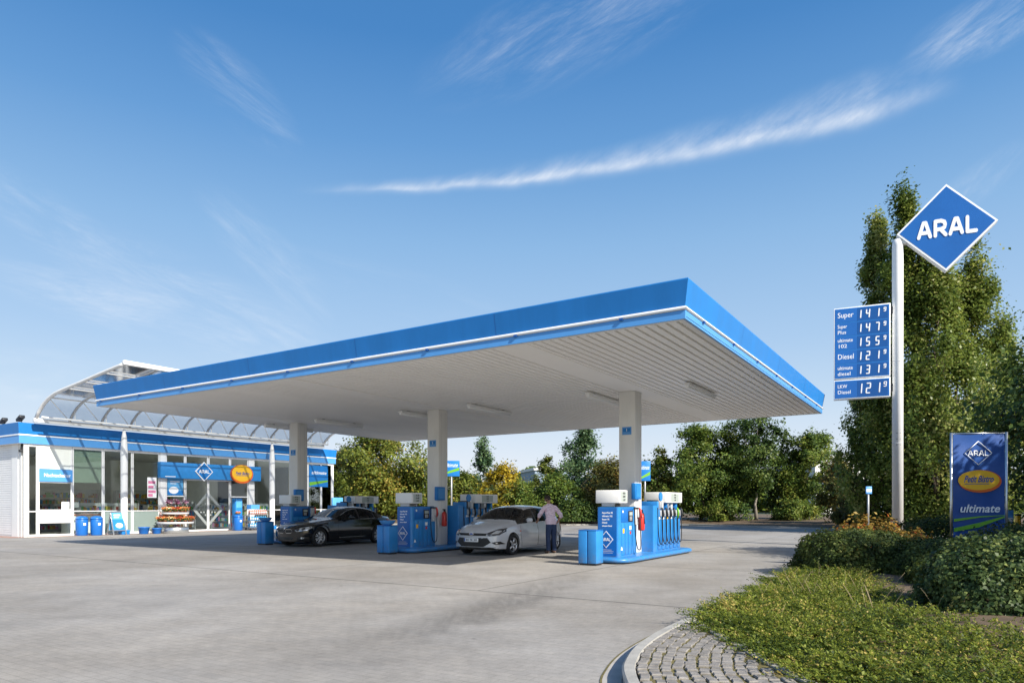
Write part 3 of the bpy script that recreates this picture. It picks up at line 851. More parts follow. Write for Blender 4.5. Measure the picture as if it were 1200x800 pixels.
# entrance bay
mb = MB(); mb.box(-.16, sy(9.6), 0, .02, sy(9.92), H0 - .02, M_['white']); mb.build('entrance_pillar', shop)
mb = MB(); mb.box(-.16, sy(15.22), 0, .02, sy(15.58), H0 - .02, M_['white']); mb.build('entrance_pillar', shop)
fr1, fa, fb = bay(9.94, 11.06, 'side_top')
m2 = MB(); m2.box(-.03, fa + .04, 2.05, -.02, fb - .04, 3.1, M_['sky_blue']); m2.box(-.03, fa + .05, 2.06, -.018, fb - .05, 2.3, M_['blue'])
m2.prism(ellipse(.28, .2, 24, (fa + fb) / 2 - .1, 2.33), -.018, -.012, M_['letter'], 'x')
m2.box(-.019, fa + .2, 2.78, -.017, fb - .25, 2.83, M_['letter']); m2.box(-.019, fa + .2, 2.68, -.017, fb - .45, 2.71, M_['letter']); m2.build('poster', fr1)
# three transom lights over the doors
for (y0, y1) in ((11.08, 12.5), (12.52, 13.94)):
    a, b = sy(y0), sy(y1)
    mb = MB(); mb.box(-.08, a, 3.3, 0, a + .07, H0 - .02, M_['white']); mb.box(-.08, b - .07, 3.3, 0, b, H0 - .02, M_['white'])
    mb.box(-.078, a + .07, H0 - .14, -.002, b - .07, H0 - .022, M_['white']); mb.box(-.078, a + .07, 3.3, -.002, b - .07, 3.36, M_['white'])
    w = mb.build('window', shop); m2 = MB(); m2.box(-.05, a + .07, 3.36, -.042, b - .07, H0 - .14, M_['glass']); m2.build('pane', w)
bay(13.96, 15.2, 'side_top')
# sliding doors with an etched diamond across both leaves
M_['etched'] = glass('etched glass', (.75, .8, .8), 1.5, .2, (.52, .56, .56), .75)
mid = (11.1 + 13.92) / 2
for (y0, y1, s) in ((11.1, mid - .012, 1), (mid + .012, 13.92, -1)):
    a, b = sy(y0), sy(y1)
    mb = MB(); W = M_['white']
    mb.box(-.07, a, 0.0, -.01, a + .05, 2.98, W); mb.box(-.07, b - .05, 0, -.01, b, 2.98, W); mb.box(-.068, a + .05, 0, -.012, b - .05, .09, W); mb.box(-.068, a + .05, 2.9, -.012, b - .05, 2.98, W)
    d = mb.build('door', shop)
    m2 = MB(); m2.box(-.045, a + .05, .09, -.037, b - .05, 2.9, M_['door_glass']); m2.build('pane', d)
    m2 = MB(); c = sy(mid); zc = 1.25
    sgn = -s
    def dia(r): return [(c + sgn * .065, zc + r), (c + sgn * r, zc), (c + sgn * .065, zc - r)]
    o_, i_ = .98, .76
    poly = [(c + sgn * .065, zc + o_), (c + sgn * o_, zc), (c + sgn * .065, zc - o_), (c + sgn * .065, zc - i_), (c + sgn * i_, zc), (c + sgn * .065, zc + i_)]
    m2.prism(poly, -.036, -.034, M_['etched'], 'x')
    for ri in range(-3, 4):
        for ci in range(0, 4):
            yy = .16 + ci * .19 + (.095 if ri % 2 else 0); zz = ri * .16
            if yy + abs(zz) < .62: m2.prism(ellipse(.055, .055, 12, c + sgn * yy, zc + zz), -.036, -.034, M_['etched'], 'x')
    m2.build('door_emblem', d)
mb = MB(); mb.box(-.1, sy(11.08), 0, .06, sy(13.94), .02, M_['alu']); mb.build('threshold', shop)
# sign board over the doors
mb = MB(); a, b = sy(9.46), sy(15.9)
mb.box(-.02, a, 2.98, .32, b, 3.86, M_['pump'], .02)
mb.box(.319, a + .25, 3.05, .3225, a + .85, 3.09, M_['letter'])
sb = mb.build('entrance_sign', shop)
m2 = MB(); diamond(m2, face((.33, sy(12.0), 3.42), (0, 1, 0)), .56, .13, M_['blue'], M_['letter'], .05)
logo_word(m2, face((.395, sy(12.0), 3.42), (0, 1, 0)), .21, M_['letter'], .66); m2.build('diamond_emblem', sb)
m2 = MB(); F_ = face((.33, sy(14.45), 3.36), (0, 1, 0)); m2.M = F_
m2.prism(ellipse(.74, .56, 44), 0, .16, M_['orange']); m2.prism(ellipse(.69, .49, 44, -.03, .05), .16, .168, M_['yellow']); m2.M = Matrix()
m2.text('Petit Bistro', .25, M_['blue_deep'], face((.50, sy(14.43), 3.40), (0, 1, 0)), bold=.006, shear=.35, width=.95)
m2.box(.499, sy(14.0), 3.26, .502, sy(14.86), 3.285, M_['blue_deep']); m2.build('oval_emblem', sb)
for y0, y1, k_ in ((15.6, 16.98, 'clear'), (17.0, 18.4, 'clear'), (18.42, 19.86, 'clear'), (19.88, 21.02, 'clear'), (21.04, 22.0, 'clear')): bay(y0, y1, k_)
mb = MB(); mb.box(-.3, sy(22.0), 0, .0, sy(22.14), H0 - .02, M_['white']); mb.build('corner_post', shop)
# banner panel in the last bays
mb = MB(); mb.box(-.02, sy(19.95), 2.75, .02, sy(21.6), 4.2, M_['blue']); mb.prism([(sy(19.97), 2.8), (sy(21.58), 3.1), (sy(21.58), 3.22), (sy(19.97), 3.05)], .02, .024, M_['green'], 'x')
mb.text('ultimate', .3, M_['letter'], face((.022, sy(20.8), 3.7), (0, 1, 0)), shear=.25, bold=.006, width=1.3); mb.build('banner_panel', shop)
for xx in (-2.3, -.5):
    mb = MB(); mb.tube([(xx, .1, H1 - .2), (xx, .1, H1 + .18)], .025, M_['dark'], 8); mb.M = Matrix.Translation((xx, .05, H1 + .24)) @ Matrix.Rotation(R(-25), 4, 'Y'); mb.box(-.22, -.12, -.06, .22, .12, .07, M_['dark'], .02); mb.build('floodlight', shop)

# ---- inside the shop: shelves full of goods, a counter
goods = [mat('goods %d' % i, c, .5) for i, c in enumerate([(.5, .06, .05), (.6, .45, .06), (.06, .22, .42), (.5, .5, .48), (.1, .32, .1), (.45, .2, .35), (.25, .14, .07), (.55, .25, .05)])]
def shelf_unit(x, y, L, H, label, rz=0):
    t = sthing('shelf_unit', label, 'shelf', FX + x, y, .013, rz, 'shelving inside the shop')
    mb = MB(); mb.box(-.02, -L / 2, 0, .02, L / 2, H, M_['lgrey'])
    for s in (-1, 1): mb.box(-.22, s * L / 2 - .02, 0, .22, s * L / 2 + .02, H, M_['lgrey'])
    mb.build('shelf_frame', t)
    r = random.Random(int(abs(x * 100 + y * 10)))
    for k_ in range(int(H / .36)):
        z = .1 + k_ * .36
        mb = MB(); mb.box(-.22, -L / 2 + .02, z, .22, L / 2 - .02, z + .02, M_['lgrey'])
        for sd in (-1, 1):
            q = -L / 2 + .06
            while q < L / 2 - .15:
                w = r.uniform(.06, .16); h = r.uniform(.12, .29); g = r.choice(goods)
                mb.box(sd * .12 - .08, q, z + .021, sd * .12 + .08, q + w - .01, z + .02 + h, g); q += w
        mb.build('shelf', t)
for x, y, L, H, lb in ((-2.2, 7.4, 2.2, 1.6, 'low goods shelf behind the window beside the pavement sign'), (-3.6, 9.0, 2.6, 1.6, 'goods shelf deeper in the shop behind the left white post'),
                       (-1.8, 10.4, 1.2, 1.5, 'short goods shelf behind the flower stand window'), (-3.2, 12.6, 2.0, 1.7, 'goods shelf seen through the sliding doors'),
                       (-2.4, 15.0, 1.6, 1.6, 'goods shelf behind the window right of the sliding doors'), (-2.6, 17.6, 2.2, 1.6, 'goods shelf behind the clear windows near the far end'),
                       (-6.6, 8.0, 3.2, 2.4, 'tall wall shelf at the back left of the shop'), (-6.6, 12.4, 3.6, 2.4, 'tall wall shelf at the back behind the doors')):
    shelf_unit(x, y, L, H, lb)
t = sthing('counter', 'pale sales counter with an orange edge behind the window left of the white post', 'counter', FX - 1.1, 6.2, .013)
mb = MB(); mb.box(-.35, -.9, 0, .35, 1.9, 1.02, M_['white']); mb.build('counter_body', t)
mb = MB(); mb.box(-.4, -.95, 1.022, .4, 1.95, 1.07, M_['lgrey']); mb.box(.36, -.9, .98, .40, 1.9, 1.021, M_['orange']); mb.build('counter_top', t)
t = sthing('till', 'dark till with a pale screen on the shop counter', 'till', FX - 1.1, 5.75, 1.083)
mb = MB(); mb.box(-.2, -.2, 0, .2, .2, .12, M_['dark'], .015); mb.tube([(0, 0, .12), (0, 0, .3)], .03, M_['dark']); mb.build('till_base', t)
mb = MB(); mb.box(-.03, -.2, .28, .03, .2, .58, M_['lgrey'], .012); mb.build('screen', t)

# ================================================================== ARCHED GLASS CANOPY IN FRONT OF THE SHOP
VX, VY0, VY1 = -32.05, 3.3, 20.6
vt = sthing('arched_canopy', 'curved white steel and glass roof arching above the shop front on two posts', 'canopy', VX, VY0)
VL = VY1 - VY0
vp = [(0, 5.50), (.30, 5.82), (.75, 6.14), (1.3, 6.38), (1.9, 6.54), (2.8, 6.66), (4.2, 6.82), (5.9, 7.03), (7.7, 7.23)]
def vrib(y, name, r, material):
    mb = MB(); path = [(x, y, z) for x, z in vp]
    fp = fine_line([(x, z) for x, z in vp], .4); mb.tube([(x, y, z) for x, z in fp], r, material, 6); mb.build(name, vt)
M_['rib'] = mat('rib steel', (.48, .49, .50), .45, vary=.06)
vrib(0.0, 'rib', .085, M_['white']); vrib(VL, 'rib', .085, M_['white'])
NR = 12
for i in range(1, NR): vrib(VL * i / NR, 'rib', .06, M_['rib'])
fp = fine_line(vp, .3)
mb = MB(); n = len(fp)
v = [(x, .05, z + .075) for x, z in fp] + [(x, VL - .05, z + .075) for x, z in fp]
mb.add(v, [(i, i + 1, n + i + 1, n + i) for i in range(n - 1)], M_['poly'], True); mb.build('glazing', vt, fix=False)
for q in (3, 5, 6, 7):
    mb = MB(); x, z = vp[q]; mb.tube([(x, 0, z + .02), (x, VL, z + .02)], .035, M_['white'], 6); mb.build('purlin', vt)
mb = MB(); mb.box(-.10, -.1, 5.36, .10, VL + .1, 5.54, M_['white'], .02); mb.build('eaves_beam', vt)
mb = MB(); x, z = vp[-1]; mb.box(x - .09, -.08, z - .05, x + .09, VL + .08, z + .13, M_['white'], .02); mb.build('ridge_beam', vt)
for i in range(NR):                     # upright and slanting struts behind the eaves beam
    y0, y1 = VL * i / NR, VL * (i + 1) / NR
    mb = MB(); mb.tube([(.55, y1, 5.54), (.55, y1, 6.02)], .026, M_['white'], 6)
    mb.tube([(1.3, y0, 6.36), (.1, y1, 5.5)], .020, M_['white'], 6)
    mb.build('strut', vt)
mb = MB(); mb.tube([(.55, 0, 5.56), (.55, VL, 5.56)], .045, M_['white'], 6); mb.build('tie_rail', vt)
for yy in (7.25, 16.35):
    mb = MB(); y = yy - VY0
    mb.lathe([(.13, 0), (.16, .3), (.175, 4.2), (.13, 4.9), (.05, 5.38), (.0, 5.39)], M_['white'], 16, c=(.2, y, 0))
    mb.box(.0, y - .2, 0, .4, y + .2, .22, M_['blue'], .02)
    mb.build('post', vt)
# ================================================================== PUMPS
def pump_lettering(mb, x0, x1, y, top, small):
    """white fuel names and the diamond on the panel that faces the drive-in"""
    rows = ['SuperPlus 98', 'ultimate 102', 'Super 95', 'Diesel', 'ultimate Diesel']
    for i, r in enumerate(rows):
        mb.text(r, .058 if i < 4 else .046, M_['letter'], face((x0 + .11, y, top - .11 - i * .085), (1, 0, 0)), align='LEFT', bold=.002)
    diamond(mb, face(((x0 + x1) / 2 - .03, y, .46), (1, 0, 0)), .225, .12, M_['pump_dark'], M_['letter'], .006, hx=.20)
    logo_word(mb, face(((x0 + x1) / 2 - .03, y - .010, .46), (1, 0, 0)), .085, M_['letter'], .25, depth=.002)
    for i in range(3):
        xw_ = (.30, .40, .36)[i]; mb.box((x0 + x1) / 2 - .03 - xw_ / 2, y - .0015, .185 - i * .04, (x0 + x1) / 2 - .03 + xw_ / 2, y + .001, .197 - i * .04, M_['lgrey'])
def digits_panel(mb, xf, y0, y1, z0, z1, sgn):
    """display of a pump head on the side wall x = xf, facing sgn"""
    mb.box(min(xf, xf + sgn * .006), y0, z0, max(xf, xf + sgn * .006), y1, z1, M_['lcd'])
    n = 3; h = (z1 - z0) / n
    for i in range(n):
        w = [(.62), (.5), (.4)][i]
        yc = (y0 + y1) / 2; zc = z1 - h * (i + .5)
        mb.text(['45.20', '32.08', '1.419'][i], h * .8, M_['dark'], face((xf + sgn * .0075, yc, zc), (0, sgn, 0)), bold=.002)
M_['lcd'] = mat('display panel', (.40, .45, .43), .25, vary=.05)
M_['hose'] = mat('hose rubber', (.008, .009, .010), .5)
def rounded_rect(x0, y0, x1, y1, r, n=6):
    out = []
    for cx, cy, a0 in ((x1 - r, y1 - r, 0), (x0 + r, y1 - r, 90), (x0 + r, y0 + r, 180), (x1 - r, y0 + r, 270)):
        for i in range(n + 1):
            t = R(a0 + 90 * i / n); out.append((cx + r * math.cos(t), cy + r * math.sin(t)))
    return out
def nozzle(parent, sgn, y, hosez, hx, colour, side_x_, loop):
    mb = MB()
    x = side_x_ * sgn
    # holder boot, grip and spout
    mb.box(min(x, x + sgn * .05), y - .055, 1.02, max(x, x + sgn * .05), y + .055, 1.20, M_['lgrey'], .01)
    mb.tube([(x + sgn * .07, y, .96), (x + sgn * .10, y, 1.08), (x + sgn * .085, y, 1.20), (x + sgn * .05, y, 1.27)], [.022, .03, .032, .024], colour, 8)
    mb.tube([(x + sgn * .11, y, 1.0), (x + sgn * .135, y, 1.08), (x + sgn * .11, y, 1.17)], .010, M_['dark'], 6)
    n = mb.build('nozzle', parent)
    mb = MB()
    zb, out = loop
    pth = fine_line([(0, 1.26), (-.03, .8)], .1)
    P = [Vector((x + sgn * .075, y, .97)), Vector((x + sgn * .09, y - .02, .75)), Vector((x + sgn * (out), y - .06, zb + .12)), Vector((x + sgn * (out), y - .14, zb)), Vector((x + sgn * out * .8, y - .24, zb + .06)), Vector((x + sgn * .05, y - .27, .60)), Vector((x + sgn * .03, y - .27, 1.28))]
    pts = []
    for i in range(len(P) - 1):
        p0 = P[max(0, i - 1)]; p1 = P[i]; p2 = P[i + 1]; p3 = P[min(len(P) - 1, i + 2)]
        for k in range(6):
            t = k / 6
            pts.append(.5 * ((2 * p1) + (p2 - p0) * t + (2 * p0 - 5 * p1 + 4 * p2 - p3) * t * t + (3 * p1 - p0 - 3 * p2 + p3) * t ** 3))
    pts.append(P[-1])
    mb.tube(pts, .014, M_['hose'], 7); mb.build('hose', n)
def front_pump(x, y, label):
    t = sthing('fuel_pump', label, 'fuel pump', x, y, .15, 0, 'fuel pumps on the islands under the canopy')
    # body local: x +-.32, y 0..1.2
    mb = MB(); mb.prism(rounded_rect(-.32, 0, .32, 1.22, .09), 0, 1.30, M_['pump'], smooth=False)
    mb.box(-.27, -.006, .04, .25, .0, 1.28, M_['pump_dark'])
    pump_lettering(mb, -.27, .25, -.0065, 1.26, True)
    mb.build('housing', t)
    mb = MB()
    for s in (-1, 1):
        for i in range(4):
            y0 = .16 + i * .22; mb.box(min(s * .318, s * .333), y0, .05, max(s * .318, s * .333), y0 + .19, .86, M_['pump'], .006)
        mb.box(min(s * .318, s * .329), .12, .90, max(s * .318, s * .329), .90, 1.27, M_['pump_dark'], .005)
        mb.prism(ellipse(.035, .035, 14, .22, 1.18), min(s * .328, s * .3315), max(s * .328, s * .3315), M_['letter'], 'x')
        mb.prism([(.10, .18), (.20, .18), (.15, .27)], s * .319, s * .334, M_['letter'], 'x')
    mb.build('side_panel', t)
    mb = MB(); mb.prism(rounded_rect(-.30, .04, .30, 1.18, .08), 1.30, 1.315, M_['dark']); mb.build('top_tray', t)
    mb = MB()
    for yy in (.06, .40): mb.box(-.2, yy, 1.315, .16, yy + .06, 1.41, M_['lgrey'])
    mb.build('head_bracket', t)
    mb = MB(); mb.box(-.34, -.02, 1.40, .34, .50, 1.74, M_['white'], .018)
    for s in (-1, 1): digits_panel(mb, s * .341, .06, .44, 1.44, 1.70, s)
    mb.build('display_head', t)
    for s in (-1, 1):
        mb = MB(); mb.box(min(s * .322, s * .37), .96, .82, max(s * .322, s * .37), 1.16, 1.24, M_['lgrey'], .012)
        mb.box(min(s * .32, s * .38), .94, 1.241, max(s * .32, s * .38), 1.18, 1.29, M_['dark'], .008)
        mb.build('nozzle_holder', t)
        mb = MB(); mb.box(min(s * .3335, s * .350), .56, .92, max(s * .3335, s * .350), .84, 1.20, M_['dark'], .01)
        mb.box(min(s * .35, s * .352), .60, 1.08, max(s * .35, s * .352), .80, 1.17, M_['lcd'])
        for ky in range(3):
            for kz in range(3): mb.box(min(s * .35, s * .354), .62 + ky * .055, .95 + kz * .038, max(s * .35, s * .354), .655 + ky * .055, .975 + kz * .038, M_['lgrey'])
        mb.build('keypad', t)
        mb = MB(); mb.box(min(s * .3335, s * .336), .20, .62, max(s * .3335, s * .336), .30, .74, M_['yellow']); mb.box(min(s * .3335, s * .336), .64, .70, max(s * .3335, s * .336), .76, .80, M_['letter']); mb.box(min(s * .3335, s * .336), .66, .58, max(s * .3335, s * .336), .74, .66, M_['red']); mb.build('sticker', t)
        nozzle(t, s, 1.10, .6, .1, M_['red'] if s > 0 else M_['dark'], .372, (.16, .12))
    return t
def rear_pump(x, y, label, Lb=2.35):
    t = sthing('fuel_pump', label, 'fuel pump', x, y, .15, 0, 'fuel pumps on the islands under the canopy')
    mb = MB(); mb.prism(rounded_rect(-.30, 0, .30, Lb, .06), 0, 1.22, M_['pump']); mb.prism(rounded_rect(-.33, -.02, .33, .26, .05), 0, 1.34, M_['pump'])
    mb.build('housing', t)
    mb = MB(); mb.box(-.10, .5, 1.22, .10, Lb - .1, 1.50, M_['dark'])
    for i in range(5): mb.box(-.26, .42 + i * .40, 1.221, .26, .54 + i * .40, 1.46, M_['lgrey'] if i % 2 else M_['pump'], .01)
    mb.build('hose_mast', t)
    mb = MB(); mb.box(-.34, .95, 1.42, .34, Lb + .02, 1.74, M_['white'], .018)
    for s in (-1, 1): digits_panel(mb, s * .341, 1.35, 2.05, 1.46, 1.70, s)
    mb.build('display_head', t)
    for s in (-1, 1):
        for i in range(6):
            y0 = .34 + i * .33
            mb = MB(); mb.box(min(s * .298, s * .325), y0, .05, max(s * .298, s * .325), y0 + .24, .92, M_['pump'], .008); mb.build('side_panel', t)
            mb = MB(); mb.box(min(s * .299, s * .304), y0 + .10, .935, max(s * .299, s * .304), y0 + .26, 1.0, [M_['letter'], M_['letter'], M_['yellow'], M_['letter'], M_['light_blue'], M_['dark']][i]); mb.build('grade_label', t)
            nozzle(t, s, y0 + .20, .5, .1, [M_['dark'], M_['dark'], M_['red'], M_['dark'], M_['green'], M_['dark']][i] if i != 2 else M_['dark'], .30, (.22, .10))
    # round grade signs standing on the mast
    for yy in (.62, 1.25):
        mb = MB(); mb.prism(ellipse(.13, .13, 20, yy, 1.60), .27, .30, M_['pump'], 'x'); mb.tube([(.28, yy, 1.2), (.28, yy, 1.5)], .012, M_['lgrey'], 6); mb.build('grade_sign', t)
    return t
def island(x, y0, y1, label):
    t = sthing('pump_island', label, 'island', x, (y0 + y1) / 2, 0, 0, 'blue pump islands')
    mb = MB(); h = (y1 - y0) / 2
    b = bmesh.new()
    poly = rounded_rect(-.62, -h, .62, h, .38, 8)
    prof = [(0, .035), (.03, .055), (.045, .09), (.03, .13), (-.03, .155), (-.08, .157)]
    # sweep the kerb profile round the outline
    n = len(poly); vs = []
    for i, p in enumerate(poly):
        a = Vector(poly[i - 1]); c = Vector(poly[(i + 1) % n]); d = (c - a).normalized(); s = Vector((d.y, -d.x))
        for o, z in prof: vs.append((p[0] + s.x * o, p[1] + s.y * o, z))
    k = len(prof)
    fs = [(i * k + j, ((i + 1) % n) * k + j, ((i + 1) % n) * k + j + 1, i * k + j + 1) for i in range(n) for j in range(k - 1)]
    fs.append(tuple(i * k + k - 1 for i in range(n)))
    b.free(); mb.add(vs, fs, M_['pump'], True); mb.build('island_rim', t)
    mb = MB(); mb.prism([(p[0] * .94, p[1] * .985) for p in poly], .0, .05, M_['dark']); mb.build('island_foot', t)
    return t
def cabinet(x, y, label, bowl):
    t = sthing('service_bin', label, 'bin', x, y, 0, 0, 'blue service bins at the ends of the pump islands')
    mb = MB(); mb.box(-.25, -.2, .05, -.012, .2, .86, M_['pump'], .012); mb.box(.012, -.2, .05, .25, .2, .86, M_['pump'], .012); mb.box(-.02, -.17, .06, .02, .18, .84, M_['pump_dark'])
    mb.build('bin_body', t)
    mb = MB(); mb.box(-.22, -.17, 0, .22, .17, .05, M_['dark']); mb.build('plinth', t)
    mb = MB(); mb.box(-.252, -.202, .862, .252, .202, .885, M_['pump_dark'], .008); mb.build('lid', t)
    if bowl:
        mb = MB(); mb.lathe([(.12, .886), (.2, .93), (.25, 1.02), (.255, 1.03), (.19, .96), (.1, .92), (0, .915)], M_['light_blue'], 18); mb.build('bowl', t)
    return t
ISL = [(-3.62, 4.35, 9.75, 'near'), (-10.70, 4.45, 9.85, 'middle'), (-17.95, 5.75, 11.1, 'far')]
desc = {'near': 'nearest pump island, in sunshine', 'middle': 'middle pump island beside the silver hatchback', 'far': 'far pump island behind the black saloon'}
for x, y0, y1, k in ISL:
    island(x, y0, y1, {'near': 'rounded blue island kerb carrying the pumps nearest the camera', 'middle': 'rounded blue island kerb left of the silver hatchback', 'far': 'rounded blue island kerb behind the black saloon'}[k])
    front_pump(x, y0 + .30, {'near': 'blue pump with white head and red nozzle at the front of the sunlit island', 'middle': 'blue pump with white head and lettered front left of the silver hatchback', 'far': 'blue pump partly hidden behind the black saloon bonnet'}[k])
    rear_pump(x, y0 + 2.75, {'near': 'long blue pump with six hoses at the rear of the sunlit island', 'middle': 'long blue pump with many hoses behind the silver hatchback bonnet', 'far': 'long blue pump seen above the black saloon roof'}[k])
cabinet(-3.72, 3.86, 'plain blue service bin in front of the sunlit pump island', False)
cabinet(-10.75, 4.05, 'blue service bin with bowl in front of the middle pump island', True)
cabinet(-18.10, 5.25, 'blue service bin with bowl left of the black saloon', True)
for x, y, lb in ((-3.34, 6.34, 'red extinguisher hanging on the column of the sunlit island'), (-10.42, 6.40, 'red extinguisher hanging on the column left of the silver hatchback')):
    t = sthing('fire_extinguisher', lb, 'fire extinguisher', x - .12, y + .2, .78, 0, 'red fire extinguishers')
    mb = MB(); mb.lathe([(0, 0), (.085, .01), (.095, .05), (.095, .40), (.07, .47), (.03, .50), (0, .5)], M_['red'], 16); mb.build('cylinder', t)
    mb = MB(); mb.tube([(0, 0, .5), (0, 0, .56)], .02, M_['dark'], 8); mb.box(-.07, -.012, .55, .05, .012, .59, M_['dark'], .005); mb.tube([(.03, 0, .55), (.09, -.02, .45), (.105, -.02, .2)], .012, M_['hose'], 6); mb.build('valve', t)

# ================================================================== SIGN POLE WITH DIAMOND AND PRICE BOARD
PY = 23.6; KS = PY / 20.0
pole_p = at(1052, 0, PY)
EV = Vector((2.176, -1.0, 0)).normalized()          # along the boards, to the right
rz = math.atan2(EV.y, EV.x)
pole = thing('price_sign', 'tall white pole carrying a blue diamond and a fuel price board', 'sign', pole_p, rz)
mb = MB(); PH = 1.5 + (HZ - 281) / FPX * PY; mb.lathe([(.172, 0), (.172, PH - .2), (.155, PH - .01), (0, PH)], M_['white'], 20)
for z in (3.6, 6.4): mb.lathe([(.176, z), (.176, z + .02)], M_['lgrey'], 20)
for z in (3.55, 3.75, 3.95): mb.tube([(.08, -.158, z), (-.06, -.17, z)], .006, M_['dark'], 5)
mb.build('pole', pole)
def loc(u, v):
    """pixel -> coordinates in the board plane through the pole (x along the board, z up)"""
    r = (u - 600) / FPX
    # pole_p + s*EV on the ray x = r*y
    s = (r * pole_p.y - pole_p.x) / (EV.x - r * EV.y)
    y = pole_p.y + s * EV.y
    return s, 1.5 - (v - HZ) * y / FPX
cx_, cz_ = loc(1108, 268.5)
lft, _ = loc(1049.5, 276); _, tz = loc(1107, 218.5); _, bz = loc(1104, 319.6); rgt, _ = loc(1167.6, 259)
hd = ((tz - bz) / 2 + (rgt - lft) / 2) / 2
M_['sign_blue'] = mat('backlit sign blue', (.015, .125, .42), .3, vary=.12, vscale=.9)
mb = MB(); F0 = face((cx_, -.16, cz_), (1, 0, 0)); mb.M = F0
mb.prism([(-hd, 0), (0, -hd), (hd, 0), (0, hd)], -.30, 0, M_['letter'])
k = .945
mb.prism([(-hd * k, 0), (0, -hd * k), (hd * k, 0), (0, hd * k)], 0, .006, M_['sign_blue']); mb.M = Matrix()
logo_word(mb, face((cx_ + .02, -.168, cz_ + .0), (1, 0, 0)), hd * .42, M_['letter'], hd * 1.20, depth=.012)
mb.build('diamond_board', pole)
mb = MB(); mb.box(-.1, -.1, PH - .2, .3, .1, PH + .02, M_['white'], .02); mb.build('bracket', pole)
# price board, left of the pole
xl, ztl = loc(977, 364); xr, ztr = loc(1043, 356); _, zbl = loc(978, 469.5); _, zbr = loc(1042.5, 465)
zt_, zb_ = (ztl + ztr) / 2, (zbl + zbr) / 2
Wb = xr - xl
mb = MB(); yb = -.20
split = zb_ + (zt_ - zb_) * .215
mb.box(xl, yb, split + .01, xr, yb + .30, zt_, M_['letter'], .012); mb.box(xl + .035, yb - .003, split + .045, xr - .035, yb + .01, zt_ - .035, M_['pump']); mb.box(xl + .035, yb - .003, zb_ + .035, xr - .035, yb + .01, split - .047, M_['pump']); mb.box(xl, yb, zb_, xr, yb + .30, split - .012, M_['letter'], .012)
mb.box(xl + .02, yb + .02, split - .02, xr - .02, yb + .28, split + .02, M_['dark'])
SEG = {'1': [((.72, .0), (.86, 1.0))], '4': [((.10, 1.0), (.04, .5)), ((.04, .5), (.80, .5)), ((.88, 1.0), (.80, .5)), ((.80, .5), (.72, .0))], '7': [((.12, 1.0), (.88, 1.0)), ((.88, 1.0), (.72, .0))],
       '5': [((.88, 1.0), (.12, 1.0)), ((.12, 1.0), (.06, .5)), ((.06, .5), (.80, .5)), ((.80, .5), (.72, .0)), ((.72, .0), (-.02, .0))],
       '2': [((.12, 1.0), (.88, 1.0)), ((.88, 1.0), (.80, .5)), ((.80, .5), (.06, .5)), ((.06, .5), (-.02, .0)), ((-.02, .0), (.72, .0))],
       '3': [((.12, 1.0), (.88, 1.0)), ((.88, 1.0), (.80, .5)), ((.80, .5), (.10, .5)), ((.80, .5), (.72, .0)), ((.72, .0), (-.02, .0))],
       '9': [((.80, .5), (.06, .5)), ((.06, .5), (.12, 1.0)), ((.12, 1.0), (.88, 1.0)), ((.88, 1.0), (.80, .5)), ((.80, .5), (.72, .0)), ((.72, .0), (-.02, .0))]}
def seven(mb, ch, x, z, w, h, y, th):
    for i, (a, b) in enumerate(SEG[ch]):
        a = Vector((x + a[0] * w, z + a[1] * h)); b = Vector((x + b[0] * w, z + b[1] * h)); d = (b - a); L = d.length; d = d / L; s = Vector((-d.y, d.x)) * th
        g = min(.03 * L, .01)
        a2, b2 = a + d * g, b - d * g
        poly = [a2 - s, b2 - s, b2 + d * th * .7, b2 + s, a2 + s, a2 - d * th * .7]
        mb.prism([(p.x, p.y) for p in poly], y - .006 - .0006 * i, y, M_['letter'], 'y')
M_['board_cell'] = mat('digit window', (.008, .085, .30), .25, vary=.1)
rows = [('Super', None, '141', '9'), ('Super', 'Plus', '147', '9'), ('ultimate', '102', '155', '9'), ('Diesel', None, '121', '9'), ('ultimate', 'diesel', '131', '9'), ('LKW', 'Diesel', '121', '9')]
for i, (l1, l2, pr3, sup) in enumerate(rows):
    if i < 5:
        rh = (zt_ - .04 - (split + .05)) / 5; z1 = zt_ - .04 - rh * i; z0 = z1 - rh
    else:
        z1 = split - .052; z0 = zb_ + .04
    y = yb - .004
    mb.box(xl + .045, y - .004, z0 + .010, xr - .045, yb + .002, z1 - .010, M_['sign_blue'])
    y -= .004
    mb.box(xl + Wb * .42, y - .002, z0 + .03, xr - .08, y + .001, z1 - .03, M_['board_cell'])
    zc = (z0 + z1) / 2
    if l2 is None: mb.text(l1, .215 * KS, M_['letter'], face((xl + .12, y - .0025, zc + .01), (1, 0, 0)), align='LEFT', bold=.001, width=.42 * KS)
    else:
        mb.text(l1, .15 * KS, M_['letter'], face((xl + .12, y - .0025, zc + .085 * KS), (1, 0, 0)), align='LEFT', bold=.001, width=(.40 if l1 == 'ultimate' else .25) * KS)
        mb.text(l2, .15 * KS, M_['letter'], face((xl + .12, y - .0025, zc - .085 * KS), (1, 0, 0)), align='LEFT', bold=.001, width=(.34 if l2 in ('diesel', 'Diesel') else .22) * KS)
    hh = min(z1 - z0, .6) * .56; w = hh * .46; xs = [xl + Wb * .43, xl + Wb * .58, xl + Wb * .745]
    for ch, xx in zip(pr3, xs): seven(mb, ch, xx, zc - hh / 2, w, hh, y - .003, .019)
    seven(mb, sup, xl + Wb * .885, zc + hh * .08, w * .62, hh * .46, y - .003, .013)
mb.build('price_board', pole)
mb = MB()
for z in (zb_ + .2, zt_ - .35): mb.box(xr - .02, -.08, z, -.1, .06, z + .25, M_['dark'])
mb.build('board_bracket', pole)

